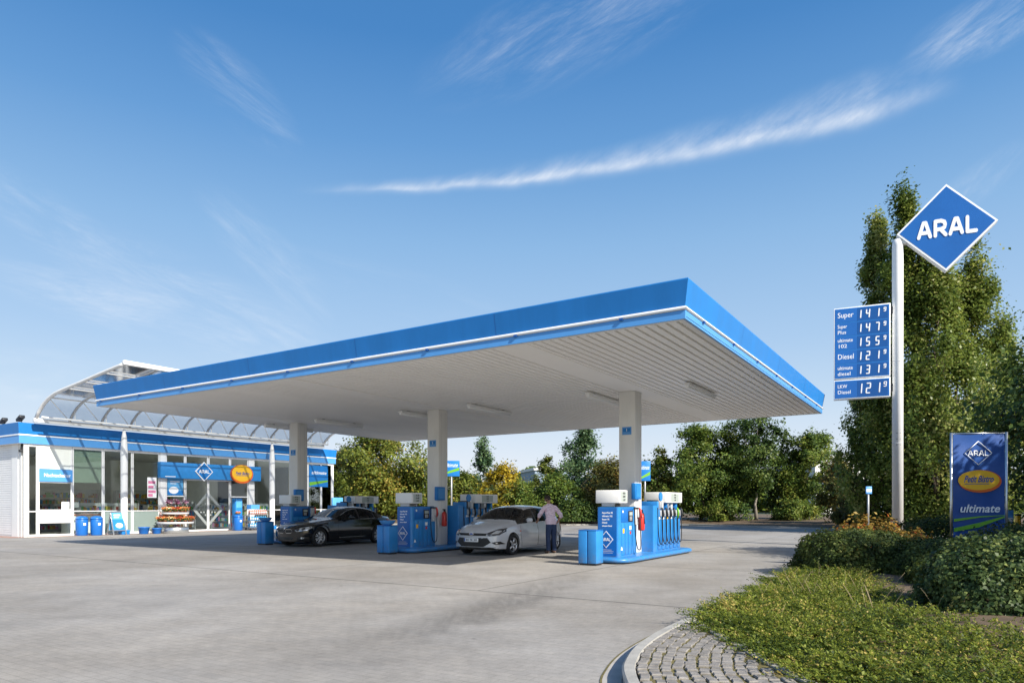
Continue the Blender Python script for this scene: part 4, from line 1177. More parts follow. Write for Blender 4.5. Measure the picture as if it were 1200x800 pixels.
# ================================================================== TALL BANNER ON THE RIGHT
BY = 15.0
bp = at(1147, 0, BY)
bn = thing('banner', 'tall blue upright banner with an orange oval, between the hedges on the right', 'banner', bp, R(-8))
bw = .52; zt = 3.06; zb = .35
mb = MB()
for s in (-1, 1): mb.tube([(s * (bw + .035), 0, 0), (s * (bw + .035), 0, zt + .02)], .026, M_['alu'], 10)
for z in (zb, zt): mb.tube([(-bw, 0, z), (bw, 0, z)], .014, M_['alu'], 8)
mb.build('frame', bn)
M_['banner'] = mat('banner cloth', (.008, .07, .29), .45, vary=.22, vscale=1.4, bump=.3, bscale=3)
mb = MB()
nx, nz = 14, 24; vs = []
for j in range(nz + 1):
    for i in range(nx + 1):
        x = -bw + 2 * bw * i / nx; z = zb + (zt - zb) * j / nz
        vs.append((x, .010 * math.sin(x * 7 + z * 3.2) + .006 * math.sin(z * 9 - x * 4), z))
mb.add(vs, [(j * (nx + 1) + i, j * (nx + 1) + i + 1, (j + 1) * (nx + 1) + i + 1, (j + 1) * (nx + 1) + i) for j in range(nz) for i in range(nx)], M_['banner'], True)
f = lambda z, x=0, d=-.022: face((x, d, z), (1, 0, 0))
# diamond outline as four bars
zc = 2.63; hx, hz = .27, .255
for (a, b) in (((-hx, 0), (0, hz)), ((0, hz), (hx, 0)), ((hx, 0), (0, -hz)), ((0, -hz), (-hx, 0))):
    mb.tube([(a[0] - .02, -.022, zc + a[1]), (b[0] - .02, -.022, zc + b[1])], .009, M_['letter'], 6)
logo_word(mb, f(zc, -.02), .125, M_['letter'], .42, depth=.003, thick=.22)
mb.M = f(2.03, .0)
mb.prism(ellipse(.43, .245, 40, .015, -.012), -.004, .003, M_['orange']); mb.prism(ellipse(.415, .215, 40, -.015, .012), .003, .006, M_['yellow']); mb.M = Matrix()
mb.text('Petit Bistro', .2, M_['blue_deep'], f(2.06, -.02, -.0285), bold=.005, shear=.4, width=.60)
mb.box(-.30, -.0295, 1.955, .2, -.0285, 1.968, M_['blue_deep'])
mb.text('ultimate', .24, M_['letter'], f(1.42, -.0), bold=.004, shear=.25, width=.80)
mb.prism([(-bw + .01, 1.14), (-bw + .01, 1.20), (0, 1.26), (bw - .01, 1.285), (bw - .01, 1.275), (0, 1.23)], -.024, -.02, M_['green'], 'y')
mb.prism([(-bw + .01, .92), (-bw + .01, 1.0), (0, 1.12), (bw - .01, 1.265), (bw - .01, 1.235), (0, 1.02)], -.024, -.02, M_['green'], 'y')
mb.text('Super. Diesel.', .13, M_['letter'], f(.80, .12), shear=.2, width=.5)
mb.build('banner_cloth', bn)

# small things along the road
def board_sign(name, label, cat, u, Y, z0, z1, w, material, extra=None, rz=0.0):
    t = thing(name, label, cat, at(u, 0, Y), rz)
    mb = MB(); mb.tube([(0, .05, 0), (0, .05, z1)], .05, M_['grey'], 10); mb.build('post', t)
    mb = MB(); mb.box(-w / 2, -.03, z0, w / 2, .02, z1, material, .015)
    if extra: extra(mb, z0, z1, w)
    mb.build('board', t); return t
def swoosh(mb, z0, z1, w):
    mb.prism([(-w / 2 + .02, z0 + .1), (w / 2 - .02, z0 + .35), (w / 2 - .02, z0 + .55), (-w / 2 + .02, z0 + .2)], -.036, -.031, M_['green'], 'y')
    mb.text('ultimate', .35, M_['letter'], face((0, -.032, (z0 + z1) / 2 + .2), (1, 0, 0)), shear=.25, width=w * .75)
board_sign('billboard', 'blue and green board on a post behind the middle white column', 'board', 529, 42.0, 3.25, 4.2, 1.0, M_['blue'], swoosh)
board_sign('billboard', 'narrow blue flag board right of the near white column', 'board', 756, 40.0, 2.9, 4.05, .62, M_['blue'], swoosh)
def pict(mb, z0, z1, w): mb.box(-.12, -.036, z0 + .1, .12, -.031, z1 - .12, M_['letter'])
board_sign('traffic_sign', 'small square blue traffic sign left of the tall sign pole', 'traffic sign', 1018, 34.0, 2.05, 2.42, .30, M_['light_blue'], pict)
t = thing('marker_post', 'slim yellow marker post behind the bushes right of the banner', 'post', at(1193, 0, 18))
mb = MB(); mb.box(-.05, -.05, 0, .05, .05, 1.22, M_['yellow'], .01); mb.build('post', t)
mb = MB(); mb.box(-.055, -.055, 1.221, .055, .055, 1.27, M_['dark'], .01); mb.build('cap', t)
def dots(mb, z0, z1, w): mb.box(-w / 2 + .04, -.036, z0 + .05, w / 2 - .04, -.031, z0 + .14, M_['letter'])
board_sign('notice_board', 'small blue and white notice between the banner and the yellow post', 'sign', 1182, 17.0, 1.05, 1.38, .22, M_['light_blue'], dots)
# ================================================================== CARS
M_['silver'] = mat('silver car paint', (.60, .62, .645), .34, metal=.28, coat=1.0, vary=.03)
M_['black_paint'] = mat('black car paint', (.005, .006, .009), .10, spec=.5, coat=.3)
M_['tyre'] = mat('tyre', (.014, .014, .015), .75, vary=.2, vscale=12)
M_['rim_metal'] = mat('alloy rim', (.62, .63, .65), .28, metal=.85)
M_['car_glass'] = glass('car window', (.50, .55, .54), 1.42)
M_['lamp_glass'] = mat('headlamp lens', (.62, .65, .68), .08, metal=.55, coat=1.0)
M_['lamp_dark'] = mat('headlamp inner', (.05, .052, .058), .12, metal=.3, coat=1.0)
M_['lamp_red'] = mat('tail lamp', (.35, .01, .012), .12, coat=1.0)
M_['chrome'] = mat('chrome', (.75, .76, .77), .12, metal=1.0)
M_['grille'] = mat('grille black', (.010, .010, .011), .4)
M_['seat'] = mat('seat cloth', (.045, .045, .05), .85, vary=.2)
M_['plate'] = mat('number plate', (.80, .80, .78), .35)
def lerp_tab(tab, y):
    return float(np.interp(y, [a for a, b in tab], [b for a, b in tab]))
def smooth_tab(tab, L, k=.05):
    ys = np.linspace(0, L, 400); v = np.interp(ys, [a for a, b in tab], [b for a, b in tab])
    w = max(1, int(k / L * 400)); ker = np.ones(2 * w + 1) / (2 * w + 1)
    return ys, np.convolve(np.pad(v, w, 'edge'), ker, 'valid')
def car(t, P, paint):
    L = P['L']; r = P['r']; axles = P['axles']
    T = {k: smooth_tab(P[k], L, P.get('sm', .05)) for k in ('top', 'belt', 'w', 'wr', 'drop')}
    g = lambda k, y: float(np.interp(y, *T[k]))
    ra = r + .055
    ys = set(np.round(np.linspace(0, L, 66), 4))
    for c in axles:
        for a in np.linspace(0, math.pi, 15): ys.add(round(c - ra * math.cos(a) * .9995, 4))
        ys.add(round(c - ra - .002, 4)); ys.add(round(c + ra + .002, 4))
    for k in ('ws', 'rw', 'side', 'bp'):
        for q in P[k]: ys.add(round(q, 4))
    ys = sorted(ys)
    out = [ys[0]]
    for y in ys[1:]:
        if y - out[-1] > .0015: out.append(y)
    ys = out
    ws, rw, side, bp = P['ws'], P['rw'], P['side'], P['bp']
    def zlow(y):
        z = float(np.interp(y, [a for a, b in P['sill']], [b for a, b in P['sill']]))
        for c in axles:
            if abs(y - c) < ra: z = max(z, r + math.sqrt(max(0, ra * ra - (y - c) ** 2)) )
        return z
    def shear(x, y):   # nose and tail curve back towards the corners
        n = max(0, 1 - y / .9) ** 1.5; q = max(0, 1 - (L - y) / .8) ** 1.5
        return y + P['nose'] * (abs(x) / .9) ** 2.2 * n - P['tail'] * (abs(x) / .9) ** 2.2 * q
    NR = 12
    def section(y):
        w, b, z, wr, dr = g('w', y), g('belt', y), g('top', y), g('wr', y), g('drop', y)
        zl = zlow(y)
        def xp(zz):
            if zz < .5: return w * (1 - .07 * ((.5 - zz) / .35) ** 2)
            return w * (1 - P['tumble'] * ((zz - .5) / .45) ** 2)
        pts = [(xp(zl) - .09, zl + .012), (xp(zl), zl)]
        b = max(b, zl + .03)
        for q in (.2, .45, .68, .88, 1.0): zz = zl + (b - zl) * q; pts.append((xp(zz) + (.012 if .6 < q < .7 else 0), zz))
        xb = xp(b)
        z = max(z, b + .004)
        z6 = max(b + .006 + (z - b) * .55 if (z - b) < .16 else z - dr, b + .003)
        wr_ = min(wr, xb - .03)
        pts.append((xb - .022, b + (z6 - b) * .03 + .002))
        pts.append((wr_, z6)); pts.append((wr_ * .9, z6 + (z - z6) * .45)); pts.append((wr_ * .5, z6 + (z - z6) * .88)); pts.append((0, z))
        return pts
    secs = [section(y) for y in ys]
    grp = {'body': MB(), 'windscreen': MB(), 'rear_window': MB()}
    V = {}; 
    body = grp['body']
    ids = {}
    def quad(mb, pts, m, sm=True): mb.add(pts, [(0, 1, 2, 3)], m, sm)
    sidewin = {}
    for i in range(len(ys) - 1):
        y0, y1 = ys[i], ys[i + 1]; ym = (y0 + y1) / 2
        for j in range(NR - 1 + 0):
            if j + 1 >= len(secs[i]): break
            for s in (1, -1):
                pts = []
                for (yy, sc, jj) in ((y0, secs[i], j), (y1, secs[i + 1], j), (y1, secs[i + 1], j + 1), (y0, secs[i], j + 1)):
                    x, z = sc[jj]; pts.append((s * x, shear(x, yy), z))
                if s < 0: pts = pts[::-1]
                dest = body; m = paint
                if j >= 8 and ws[0] < ym < ws[1]: dest = grp['windscreen']; m = M_['car_glass']
                elif j >= 8 and rw[0] < ym < rw[1]: dest = grp['rear_window']; m = M_['car_glass']
                elif j == 7 and side[0] < ym < side[1]:
                    if bp[0] < ym < bp[1] or bp[2] < ym < bp[3]: m = M_['grille']
                    else:
                        key = (s, 0 if ym < bp[0] else (1 if ym < bp[2] else 2)); dest = sidewin.setdefault(key, MB()); m = M_['car_glass']
                quad(dest, pts, m)
    # nose and tail caps
    for idx in (0, -1):
        sc, y = secs[idx], ys[idx]
        for j in range(1, len(sc) - 1):
            for fa, fb in ((-1, -.5), (-.5, 0), (0, .5), (.5, 1)):
                pts = []
                for f_, jj in ((fa, j), (fb, j), (fb, j + 1), (fa, j + 1)):
                    x, z = sc[jj]; bul = P['bulge'] * (1 - ((z - .45) / .4) ** 2) * (-1 if idx == 0 else 1) * 0
                    pts.append((x * f_, shear(x * abs(f_), y) + bul, z))
                quad(body, pts, paint)
    def weld(o):
        b = bmesh.new(); b.from_mesh(o.data); bmesh.ops.remove_doubles(b, verts=b.verts, dist=.0008); bmesh.ops.recalc_face_normals(b, faces=b.faces); b.to_mesh(o.data); b.free(); o.data.set_sharp_from_angle(angle=R(38)); return o
    bo = weld(body.build('body', t, fix=False))
    weld(grp['windscreen'].build('windscreen', t, fix=False)); weld(grp['rear_window'].build('rear_window', t, fix=False))
    for k_, m_ in sidewin.items(): weld(m_.build('side_window', t, fix=False))
    b = bmesh.new(); b.from_mesh(bo.data); bvh = BVHTree.FromBMesh(b)
    def patch(name, poly, axis, m, off=.006, parent=t, sgn=1, rings=4, smooth=True, thick=.0):
        """a fitting that follows the body: outline in (x,z) seen from the front or (y,z) seen from the side"""
        c = Vector((sum(p[0] for p in poly) / len(poly), sum(p[1] for p in poly) / len(poly)))
        dense = []
        for a, q in zip(poly, poly[1:] + poly[:1]):
            for k in range(4): dense.append(Vector(a) + (Vector(q) - Vector(a)) * k / 4)
        vs = []; last = None
        for ri in range(rings + 1):
            f_ = 1 - ri / rings
            for p in dense:
                q = c + (p - c) * f_
                if axis == 'f': o_, d_ = Vector((q.x, -2, q.y)), Vector((0, 1, 0))
                elif axis == 'b': o_, d_ = Vector((q.x, L + 2, q.y)), Vector((0, -1, 0))
                elif axis == 'd': o_, d_ = Vector((sgn * (.9 + .8) + q.x * .0, -.6, 0)), None
                else: o_, d_ = Vector((sgn * 2, q.x, q.y)), Vector((-sgn, 0, 0))
                h = bvh.ray_cast(o_, d_)
                if h[0] is None: w = last or o_ + d_ * 2
                else:
                    nr = h[1] if h[1].dot(d_) < 0 else -h[1]
                    w = h[0] + nr * off
                vs.append(w); last = w
        n = len(dense); fs = []
        for ri in range(rings):
            for k in range(n): fs.append((ri * n + k, ri * n + (k + 1) % n, (ri + 1) * n + (k + 1) % n, (ri + 1) * n + k))
        # rim down to the body
        base = [v + (Vector((0, 1, 0)) if axis == 'f' else Vector((0, -1, 0)) if axis == 'b' else Vector((-sgn, 0, 0))) * (off + .012) for v in vs[:n]]
        o = len(vs); vs += base
        for k in range(n): fs.append((k, o + k, o + (k + 1) % n, (k + 1) % n))
        mb = MB(); mb.add(vs, fs, m, smooth); return mb.build(name, parent, sharp=40)
    mir = lambda poly: [(-x, z) for x, z in poly][::-1]
    def seam(pts, s, m=None, r_=.0035):
        mb = MB(); path = []
        for a, q in zip(pts, pts[1:]):
            for k in range(8):
                p = Vector(a) + (Vector(q) - Vector(a)) * k / 8
                h = bvh.ray_cast(Vector((s * 2, p.x, p.y)), Vector((-s, 0, 0)))
                if h[0] is not None: path.append(h[0] + Vector((s * .0005, 0, 0)))
        if len(path) > 2: mb.tube(path, r_, m or M_['grille'], 5); mb.build('door_seam' if m is None else 'trim_strip', t)
    # wheels
    for c in axles:
        for s in (-1, 1):
            xw = s * (P['track'] / 2)
            mb = MB(); hw = .105
            mb.lathe([(r * .70, -hw), (r * .93, -hw), (r * .985, -hw * .8), (r, -hw * .4), (r, hw * .4), (r * .985, hw * .8), (r * .93, hw), (r * .70, hw), (r * .68, 0)], M_['tyre'], 32, 'x', c=(xw, c, r))
            w = mb.build('wheel', t)
            mb = MB(); R_ = r * .70; xo = xw + s * .085
            mb.lathe([(R_, -.09), (R_, .088), (R_ * .93, .09), (R_ * .9, .05), (R_ * .88, -.09)], M_['rim_metal'], 30, 'x', c=(xw, c, r)) if s > 0 else mb.lathe([(R_ * .88, .09), (R_ * .9, -.05), (R_ * .93, -.09), (R_, -.088), (R_, .09)], M_['rim_metal'], 30, 'x', c=(xw, c, r))
            mb.lathe([(.0, -.006), (R_ * .9, -.006), (R_ * .9, .006), (0, .006)], M_['grille'], 24, 'x', c=(xw + s * .01, c, r))
            mb.lathe([(0, -.02), (.06, -.02), (.055, .02), (0, .025)], M_['rim_metal'], 16, 'x', c=(xo - s * .02, c, r))
            ns = P['spokes']
            for q in range(ns):
                for tw in (-.11, .11) if P['double'] else (0,):
                    an = 2 * math.pi * q / ns
                    d1 = Vector((0, math.cos(an + tw * .4), math.sin(an + tw * .4))); d2 = Vector((0, math.cos(an + tw * 1.6), math.sin(an + tw * 1.6)))
                    p0 = Vector((xo - s * .02, c, r)) + d1 * .04; p1 = Vector((xo - s * .012, c, r)) + d2 * R_ * .93
                    mb.tube([p0, (p0 + p1) / 2 + Vector((s * .012, 0, 0)), p1], [.024, .02, .022] if P['double'] else [.036, .03, .034], M_['rim_metal'], 6)
            mb.build('rim', w)
    mb = MB(); mb.box(-P['track'] / 2 + .12, .32, .17, P['track'] / 2 - .12, L - .3, .62, M_['grille'])
    for c in axles: mb.prism([(c + (ra + .01) * math.cos(a), r + (ra + .01) * math.sin(a)) for a in np.linspace(0, math.pi, 16)], -P['track'] / 2 - .0, P['track'] / 2 + .0, M_['grille'], 'x')
    mb.build('underbody', t)
    # cabin
    cb_ = MB(); y0, y1 = ws[0] + .45, rw[0] - .3
    zb_ = g('belt', 2.0)
    cb_.box(-.68, ws[0] + .15, .5, .68, rw[1] - .1, .62, M_['seat'])
    cb_.box(-.70, ws[0] + .12, .62, .70, ws[0] + .55, zb_ + .0, M_['seat'], .05)
    for yy, hs_ in ((P['seat'], 1), (P['seat'] + .95, 1)):
        for s in (-1, 1):
            cb_.box(s * .37 - .24, yy - .5, .55, s * .37 + .24, yy + .05, .74, M_['seat'], .05)
            cb_.box(s * .37 - .23, yy, .6, s * .37 + .23, yy + .16, zb_ + .16, M_['seat'], .06)
            cb_.box(s * .37 - .12, yy + .04, zb_ + .19, s * .37 + .12, yy + .14, zb_ + .36, M_['seat'], .04)
    cb_.build('seats', t)
    mb = MB(); a = Vector((.36, ws[0] + .62, zb_ + .02)); ring_ = [a + Vector((.18 * math.cos(q), .07 * math.sin(q) * .5, .17 * math.sin(q))) for q in np.linspace(0, 2 * math.pi, 20)]
    mb.tube(ring_, .014, M_['grille'], 6); mb.build('steering_wheel', t)
    # mirrors
    for s in (-1, 1):
        mb = MB(); ym = side[0] + P['mir']; xm = s * (g('w', ym) + .10); zm = g('belt', ym) + .10
        mb.ball((xm, ym, zm), .12, paint, 1.0, .62, .66); mb.tube([(s * (g('w', ym) - .06), ym + .02, zm - .07), (xm, ym, zm - .03)], .03, M_['grille'], 6); mo = mb.build('door_mirror', t)
        mb = MB(); mb.ball((xm, ym + .045, zm), .095, M_['chrome'], 1, .35, .6); mb.build('mirror_glass', mo)
    return dict(patch=patch, seam=seam, mir=mir, g=g, bvh=bvh, t=t, L=L, side=side, bp=bp)
def plate_on(t, y, z, w, h, text, tilt=0, front=True):
    mb = MB(); M0 = Matrix.Translation((0, y, z)) @ Matrix.Rotation(tilt, 4, 'X')
    mb.M = M0; mb.box(-w / 2, -.012, -h / 2, w / 2, 0, h / 2, M_['plate'], .004); mb.box(-w / 2 + .006, -.0135, -h / 2 + .006, -w / 2 + .045, -.011, h / 2 - .006, M_['blue_deep'])
    if text: mb.text(text, h * .78, M_['dark'], face((.015, -.0136, 0), (1, 0, 0)), bold=.001, width=w * .78); mb.M = Matrix(); mb.build('number_plate', t)

# --- silver hatchback
t = sthing('parked_car', 'silver hatchback with dark grille facing us between two pump islands', 'car', -8.10, 4.80)
HB = dict(L=4.34, r=.318, axles=(.90, 3.54), track=1.62, tumble=.075, nose=.30, tail=.22, bulge=.03, spokes=5, double=False, seat=2.05,
          top=[(0, .69), (.06, .75), (.2, .825), (.5, .905), (.85, .97), (1.03, 1.005), (1.16, 1.06), (1.86, 1.415), (2.15, 1.478), (2.6, 1.50), (3.2, 1.48), (3.6, 1.425), (3.8, 1.365), (4.12, 1.08), (4.22, 1.0), (4.30, .92), (4.34, .80)],
          belt=[(0, .57), (.08, .62), (.25, .705), (.5, .79), (.9, .865), (1.2, .91), (1.7, .94), (2.6, .965), (3.4, .99), (3.9, 1.0), (4.15, .95), (4.34, .70)],
          w=[(0, .70), (.08, .77), (.22, .83), (.5, .885), (.9, .91), (1.4, .905), (2.5, .915), (3.5, .915), (3.9, .88), (4.2, .80), (4.34, .74)],
          wr=[(0, .52), (.5, .66), (1.03, .76), (1.16, .76), (1.86, .62), (2.6, .60), (3.3, .585), (3.8, .60), (4.15, .70), (4.34, .6)],
          drop=[(0, .03), (1.05, .04), (1.35, .06), (1.95, .09), (3.6, .09), (4.2, .04), (4.34, .03)],
          sill=[(0, .24), (.1, .21), (.5, .20), (1.3, .19), (3.2, .20), (3.9, .24), (4.34, .32)],
          mir=.42, ws=(1.18, 1.92), rw=(3.74, 4.12), side=(1.23, 3.72), bp=(2.34, 2.42, 3.30, 3.40))
c = car(t, HB, M_['silver'])
pa, mir, seam = c['patch'], c['mir'], c['seam']
bon = pa('upper_grille', [(-.50, .665), (-.46, .60), (.46, .60), (.50, .665), (.30, .675), (-.30, .675)], 'f', M_['grille'], .012, rings=6)
pa('lower_grille', [(-.60, .40), (-.40, .275), (.40, .275), (.60, .40), (.50, .535), (-.50, .535)], 'f', M_['grille'], .016, rings=7)
for s in (1, -1):
    hl = [(.49, .665), (.55, .585), (.79, .615), (.862, .72), (.850, .815), (.69, .785)]
    hp = hl if s > 0 else mir(hl)
    h = pa('headlight', hp, 'f', M_['lamp_dark'], .008)
    inn = [(.585, .635), (.76, .650), (.815, .735), (.68, .745)]; pa('lamp_reflector', inn if s > 0 else mir(inn), 'f', M_['lamp_glass'], .013, parent=h)
    fg = [(.62, .40), (.72, .335), (.86, .355), (.80, .43)]; f_ = pa('fog_lamp', fg if s > 0 else mir(fg), 'f', M_['grille'], .007)
    fi = [(.715, .375), (.74, .36), (.765, .375), (.74, .40)]; pa('lamp_reflector', fi if s > 0 else mir(fi), 'f', M_['lamp_glass'], .013, parent=f_)
    seam([(1.36, .90), (1.34, .60), (1.44, .24), (2.36, .235), (2.38, .60), (2.37, .95)], s)
    seam([(2.38, .60), (2.39, .25), (3.08, .25), (3.22, .55), (3.40, .80), (3.42, .97)], s)
    for yy in (2.22, 3.16): pa('door_handle', [(yy - .10, .835), (yy + .08, .84), (yy + .08, .87), (yy - .10, .865)], 's', M_['silver'], .022, sgn=s)
    pa('indicator', [(1.28, .70), (1.36, .70), (1.35, .73), (1.29, .73)], 's', M_['orange'], .004, sgn=s)
    tl = [(.62, .72), (.80, .72), (.80, 1.0), (.66, .98)]; pa('tail_light', tl if s > 0 else mir(tl), 'b', M_['lamp_red'], .008)
pa('emblem', [(.085 * math.cos(a), .648 + .036 * math.sin(a)) for a in np.linspace(0, 2 * math.pi, 12, endpoint=False)], 'f', M_['chrome'], .016)
pa('emblem', [(.07 * math.cos(a), .648 + .026 * math.sin(a)) for a in np.linspace(0, 2 * math.pi, 12, endpoint=False)], 'f', M_['blue_deep'], .019)
plate_on(t, -.012, .468, .52, .112, 'BO TK 309', R(-4))
pa('bumper_lip', [(-.72, .262), (-.66, .235), (.66, .235), (.72, .262)], 'f', M_['grille'], .012)
mb = MB()
for x in (-.45, .02): mb.tube([(x, 1.15, 1.055), (x + .42, 1.22, 1.10)], .010, M_['grille'], 5)
mb.build('wiper', t)

# --- black saloon
t = sthing('parked_car', 'black saloon with chrome window trim in front of the shop side pumps', 'car', -16.22, 4.62)
SD = dict(L=4.90, r=.335, axles=(.83, 3.80), track=1.64, tumble=.07, nose=.30, tail=.22, bulge=.03, spokes=7, double=True, seat=2.55,
          top=[(0, .66), (.05, .72), (.2, .79), (.6, .885), (1.1, .955), (1.55, 1.0), (1.72, 1.06), (2.35, 1.36), (2.7, 1.44), (3.1, 1.46), (3.5, 1.425), (3.75, 1.36), (4.25, 1.12), (4.4, 1.085), (4.75, 1.055), (4.85, 1.0), (4.9, .86)],
          belt=[(0, .56), (.08, .62), (.25, .71), (.6, .80), (1.1, .87), (1.6, .91), (2.4, .94), (3.2, .965), (4.0, .99), (4.5, .98), (4.8, .92), (4.9, .72)],
          w=[(0, .70), (.08, .78), (.22, .85), (.5, .90), (.9, .925), (1.5, .915), (2.5, .925), (3.8, .925), (4.3, .89), (4.7, .83), (4.9, .76)],
          wr=[(0, .52), (.6, .68), (1.5, .77), (1.7, .77), (2.4, .62), (3.0, .60), (3.6, .59), (3.9, .62), (4.3, .72), (4.9, .62)],
          drop=[(0, .03), (1.6, .04), (1.9, .06), (2.5, .09), (3.7, .09), (4.3, .03), (4.9, .03)],
          sill=[(0, .22), (.1, .19), (.5, .18), (1.3, .19), (3.3, .20), (4.2, .24), (4.9, .30)],
          mir=.48, ws=(1.70, 2.42), rw=(3.66, 4.24), side=(1.77, 3.92), bp=(2.82, 2.90, 3.66, 3.73))
c = car(t, SD, M_['black_paint'])
pa, mir, seam = c['patch'], c['mir'], c['seam']
for s in (1, -1):
    kd = [(.03, .56), (.08, .49), (.30, .50), (.345, .585), (.30, .64), (.06, .635)]; k_ = pa('kidney_grille', kd if s > 0 else mir(kd), 'f', M_['chrome'], .010)
    kd = [(.042, .56), (.085, .50), (.295, .51), (.333, .585), (.295, .63), (.067, .626)]; pa('grille_mesh', kd if s > 0 else mir(kd), 'f', M_['grille'], .016, parent=k_)
    hl = [(.45, .60), (.50, .55), (.80, .60), (.875, .70), (.84, .735), (.62, .685)]; h = pa('headlight', hl if s > 0 else mir(hl), 'f', M_['lamp_glass'], .008)
    for q in (.56, .70):
        cc = [(q + .048 * math.cos(a), .618 + (q - .56) * .2 + .042 * math.sin(a)) for a in np.linspace(0, 2 * math.pi, 10, endpoint=False)]; pa('lamp_reflector', cc if s > 0 else mir(cc), 'f', M_['lamp_dark'], .014, parent=h)
    lo = [(.52, .36), (.58, .28), (.82, .29), (.84, .37)]; pa('side_intake', lo if s > 0 else mir(lo), 'f', M_['grille'], .006)
    fg = [(.70 + .04 * math.cos(a), .33 + .035 * math.sin(a)) for a in np.linspace(0, 2 * math.pi, 10, endpoint=False)]; pa('fog_lamp', fg if s > 0 else mir(fg), 'f', M_['lamp_glass'], .014)
    seam([(1.72, .90), (1.70, .6), (1.78, .25), (2.84, .24), (2.87, .60), (2.86, .96)], s); seam([(2.87, .6), (2.88, .25), (3.42, .26), (3.55, .6), (3.72, .97)], s)
    seam([(1.98, .955), (2.8, .968), (3.6, .985), (3.86, 1.01)], s, M_['chrome'], .008)
    seam([(1.75, .30), (3.4, .31)], s, M_['chrome'], .006)
    # bright line over the side windows
    mb = MB(); g = c['g']; pth = []
    for yy in np.linspace(1.98, 3.92, 26):
        z = g('top', yy) - g('drop', yy); pth.append((s * (min(g('wr', yy), .9) + .006), yy, z + .004))
    mb.tube(pth, .009, M_['chrome'], 6); mb.build('trim_strip', t)
    for yy in (2.66, 3.52): pa('door_handle', [(yy - .10, .80), (yy + .08, .805), (yy + .08, .835), (yy - .10, .83)], 's', M_['black_paint'], .022, sgn=s)
    tl = [(.52, .80), (.80, .80), (.82, .93), (.52, .95)]; pa('tail_light', tl if s > 0 else mir(tl), 'b', M_['lamp_red'], .008)
pa('lower_intake', [(-.40, .36), (-.36, .26), (.36, .26), (.40, .36)], 'f', M_['grille'], .006)
pa('emblem', [(.04 * math.cos(a), .668 + .035 * math.sin(a)) for a in np.linspace(0, 2 * math.pi, 12, endpoint=False)], 'f', M_['chrome'], .012)
plate_on(t, -.02, .41, .52, .112, '', R(-3))

# ================================================================== PERSON at the silver car
M_['skin'] = mat('skin', (.48, .27, .19), .5, vary=.06, vscale=20)
M_['shirt'] = mat('pale pink shirt', (.86, .68, .77), .8, vary=.14, vscale=9, bump=.35, bscale=18)
M_['jeans'] = mat('dark blue jeans', (.028, .052, .125), .85, vary=.3, vscale=7, bump=.35, bscale=22)
M_['shoe'] = mat('brown shoes', (.10, .06, .045), .5)
M_['hair'] = mat('dark brown hair', (.030, .017, .012), .6, vary=.4, vscale=50, bump=.6, bscale=90)
M_['cloth_white'] = mat('white cloth', (.72, .74, .78), .8, vary=.1, vscale=8, bump=.3, bscale=14)
def skin_mesh(verts, edges, radii, sub=2, voxel=None, extra=None, root=0):
    me = bpy.data.meshes.new('figure'); me.from_pydata([tuple(v) for v in verts], edges, [])
    o = bpy.data.objects.new('figure', me); col.objects.link(o)
    m = o.modifiers.new('s', 'SKIN'); m.use_smooth_shade = True
    if not me.skin_vertices: me.skin_vertices.new() if hasattr(me.skin_vertices, 'new') else None
    for i, r_ in enumerate(radii):
        d = me.skin_vertices[0].data[i]; d.radius = r_ if isinstance(r_, tuple) else (r_, r_); d.use_root = (i == root)
    m2 = o.modifiers.new('u', 'SUBSURF'); m2.levels = sub; m2.render_levels = sub
    dg = bpy.context.evaluated_depsgraph_get()
    out = bpy.data.meshes.new_from_object(o.evaluated_get(dg))
    bpy.data.objects.remove(o); bpy.data.meshes.remove(me)
    if extra or voxel:
        b = bmesh.new(); b.from_mesh(out)
        for ex in extra or []: b.from_mesh(ex)
        b.to_mesh(out); b.free()
        if voxel:
            o = bpy.data.objects.new('figure', out); col.objects.link(o)
            r_ = o.modifiers.new('r', 'REMESH'); r_.mode = 'VOXEL'; r_.voxel_size = voxel
            sm = o.modifiers.new('m', 'SMOOTH'); sm.factor = .5; sm.iterations = 2
            dg = bpy.context.evaluated_depsgraph_get(); o2 = bpy.data.meshes.new_from_object(o.evaluated_get(dg))
            bpy.data.objects.remove(o); out = o2
    return out
def link_mesh(name, me, m, parent):
    me.materials.clear(); me.materials.append(m)
    me.polygons.foreach_set('use_smooth', [True] * len(me.polygons)); me.update(); me.name = name
    o = bpy.data.objects.new(name, me); col.objects.link(o); o.parent = parent; return o
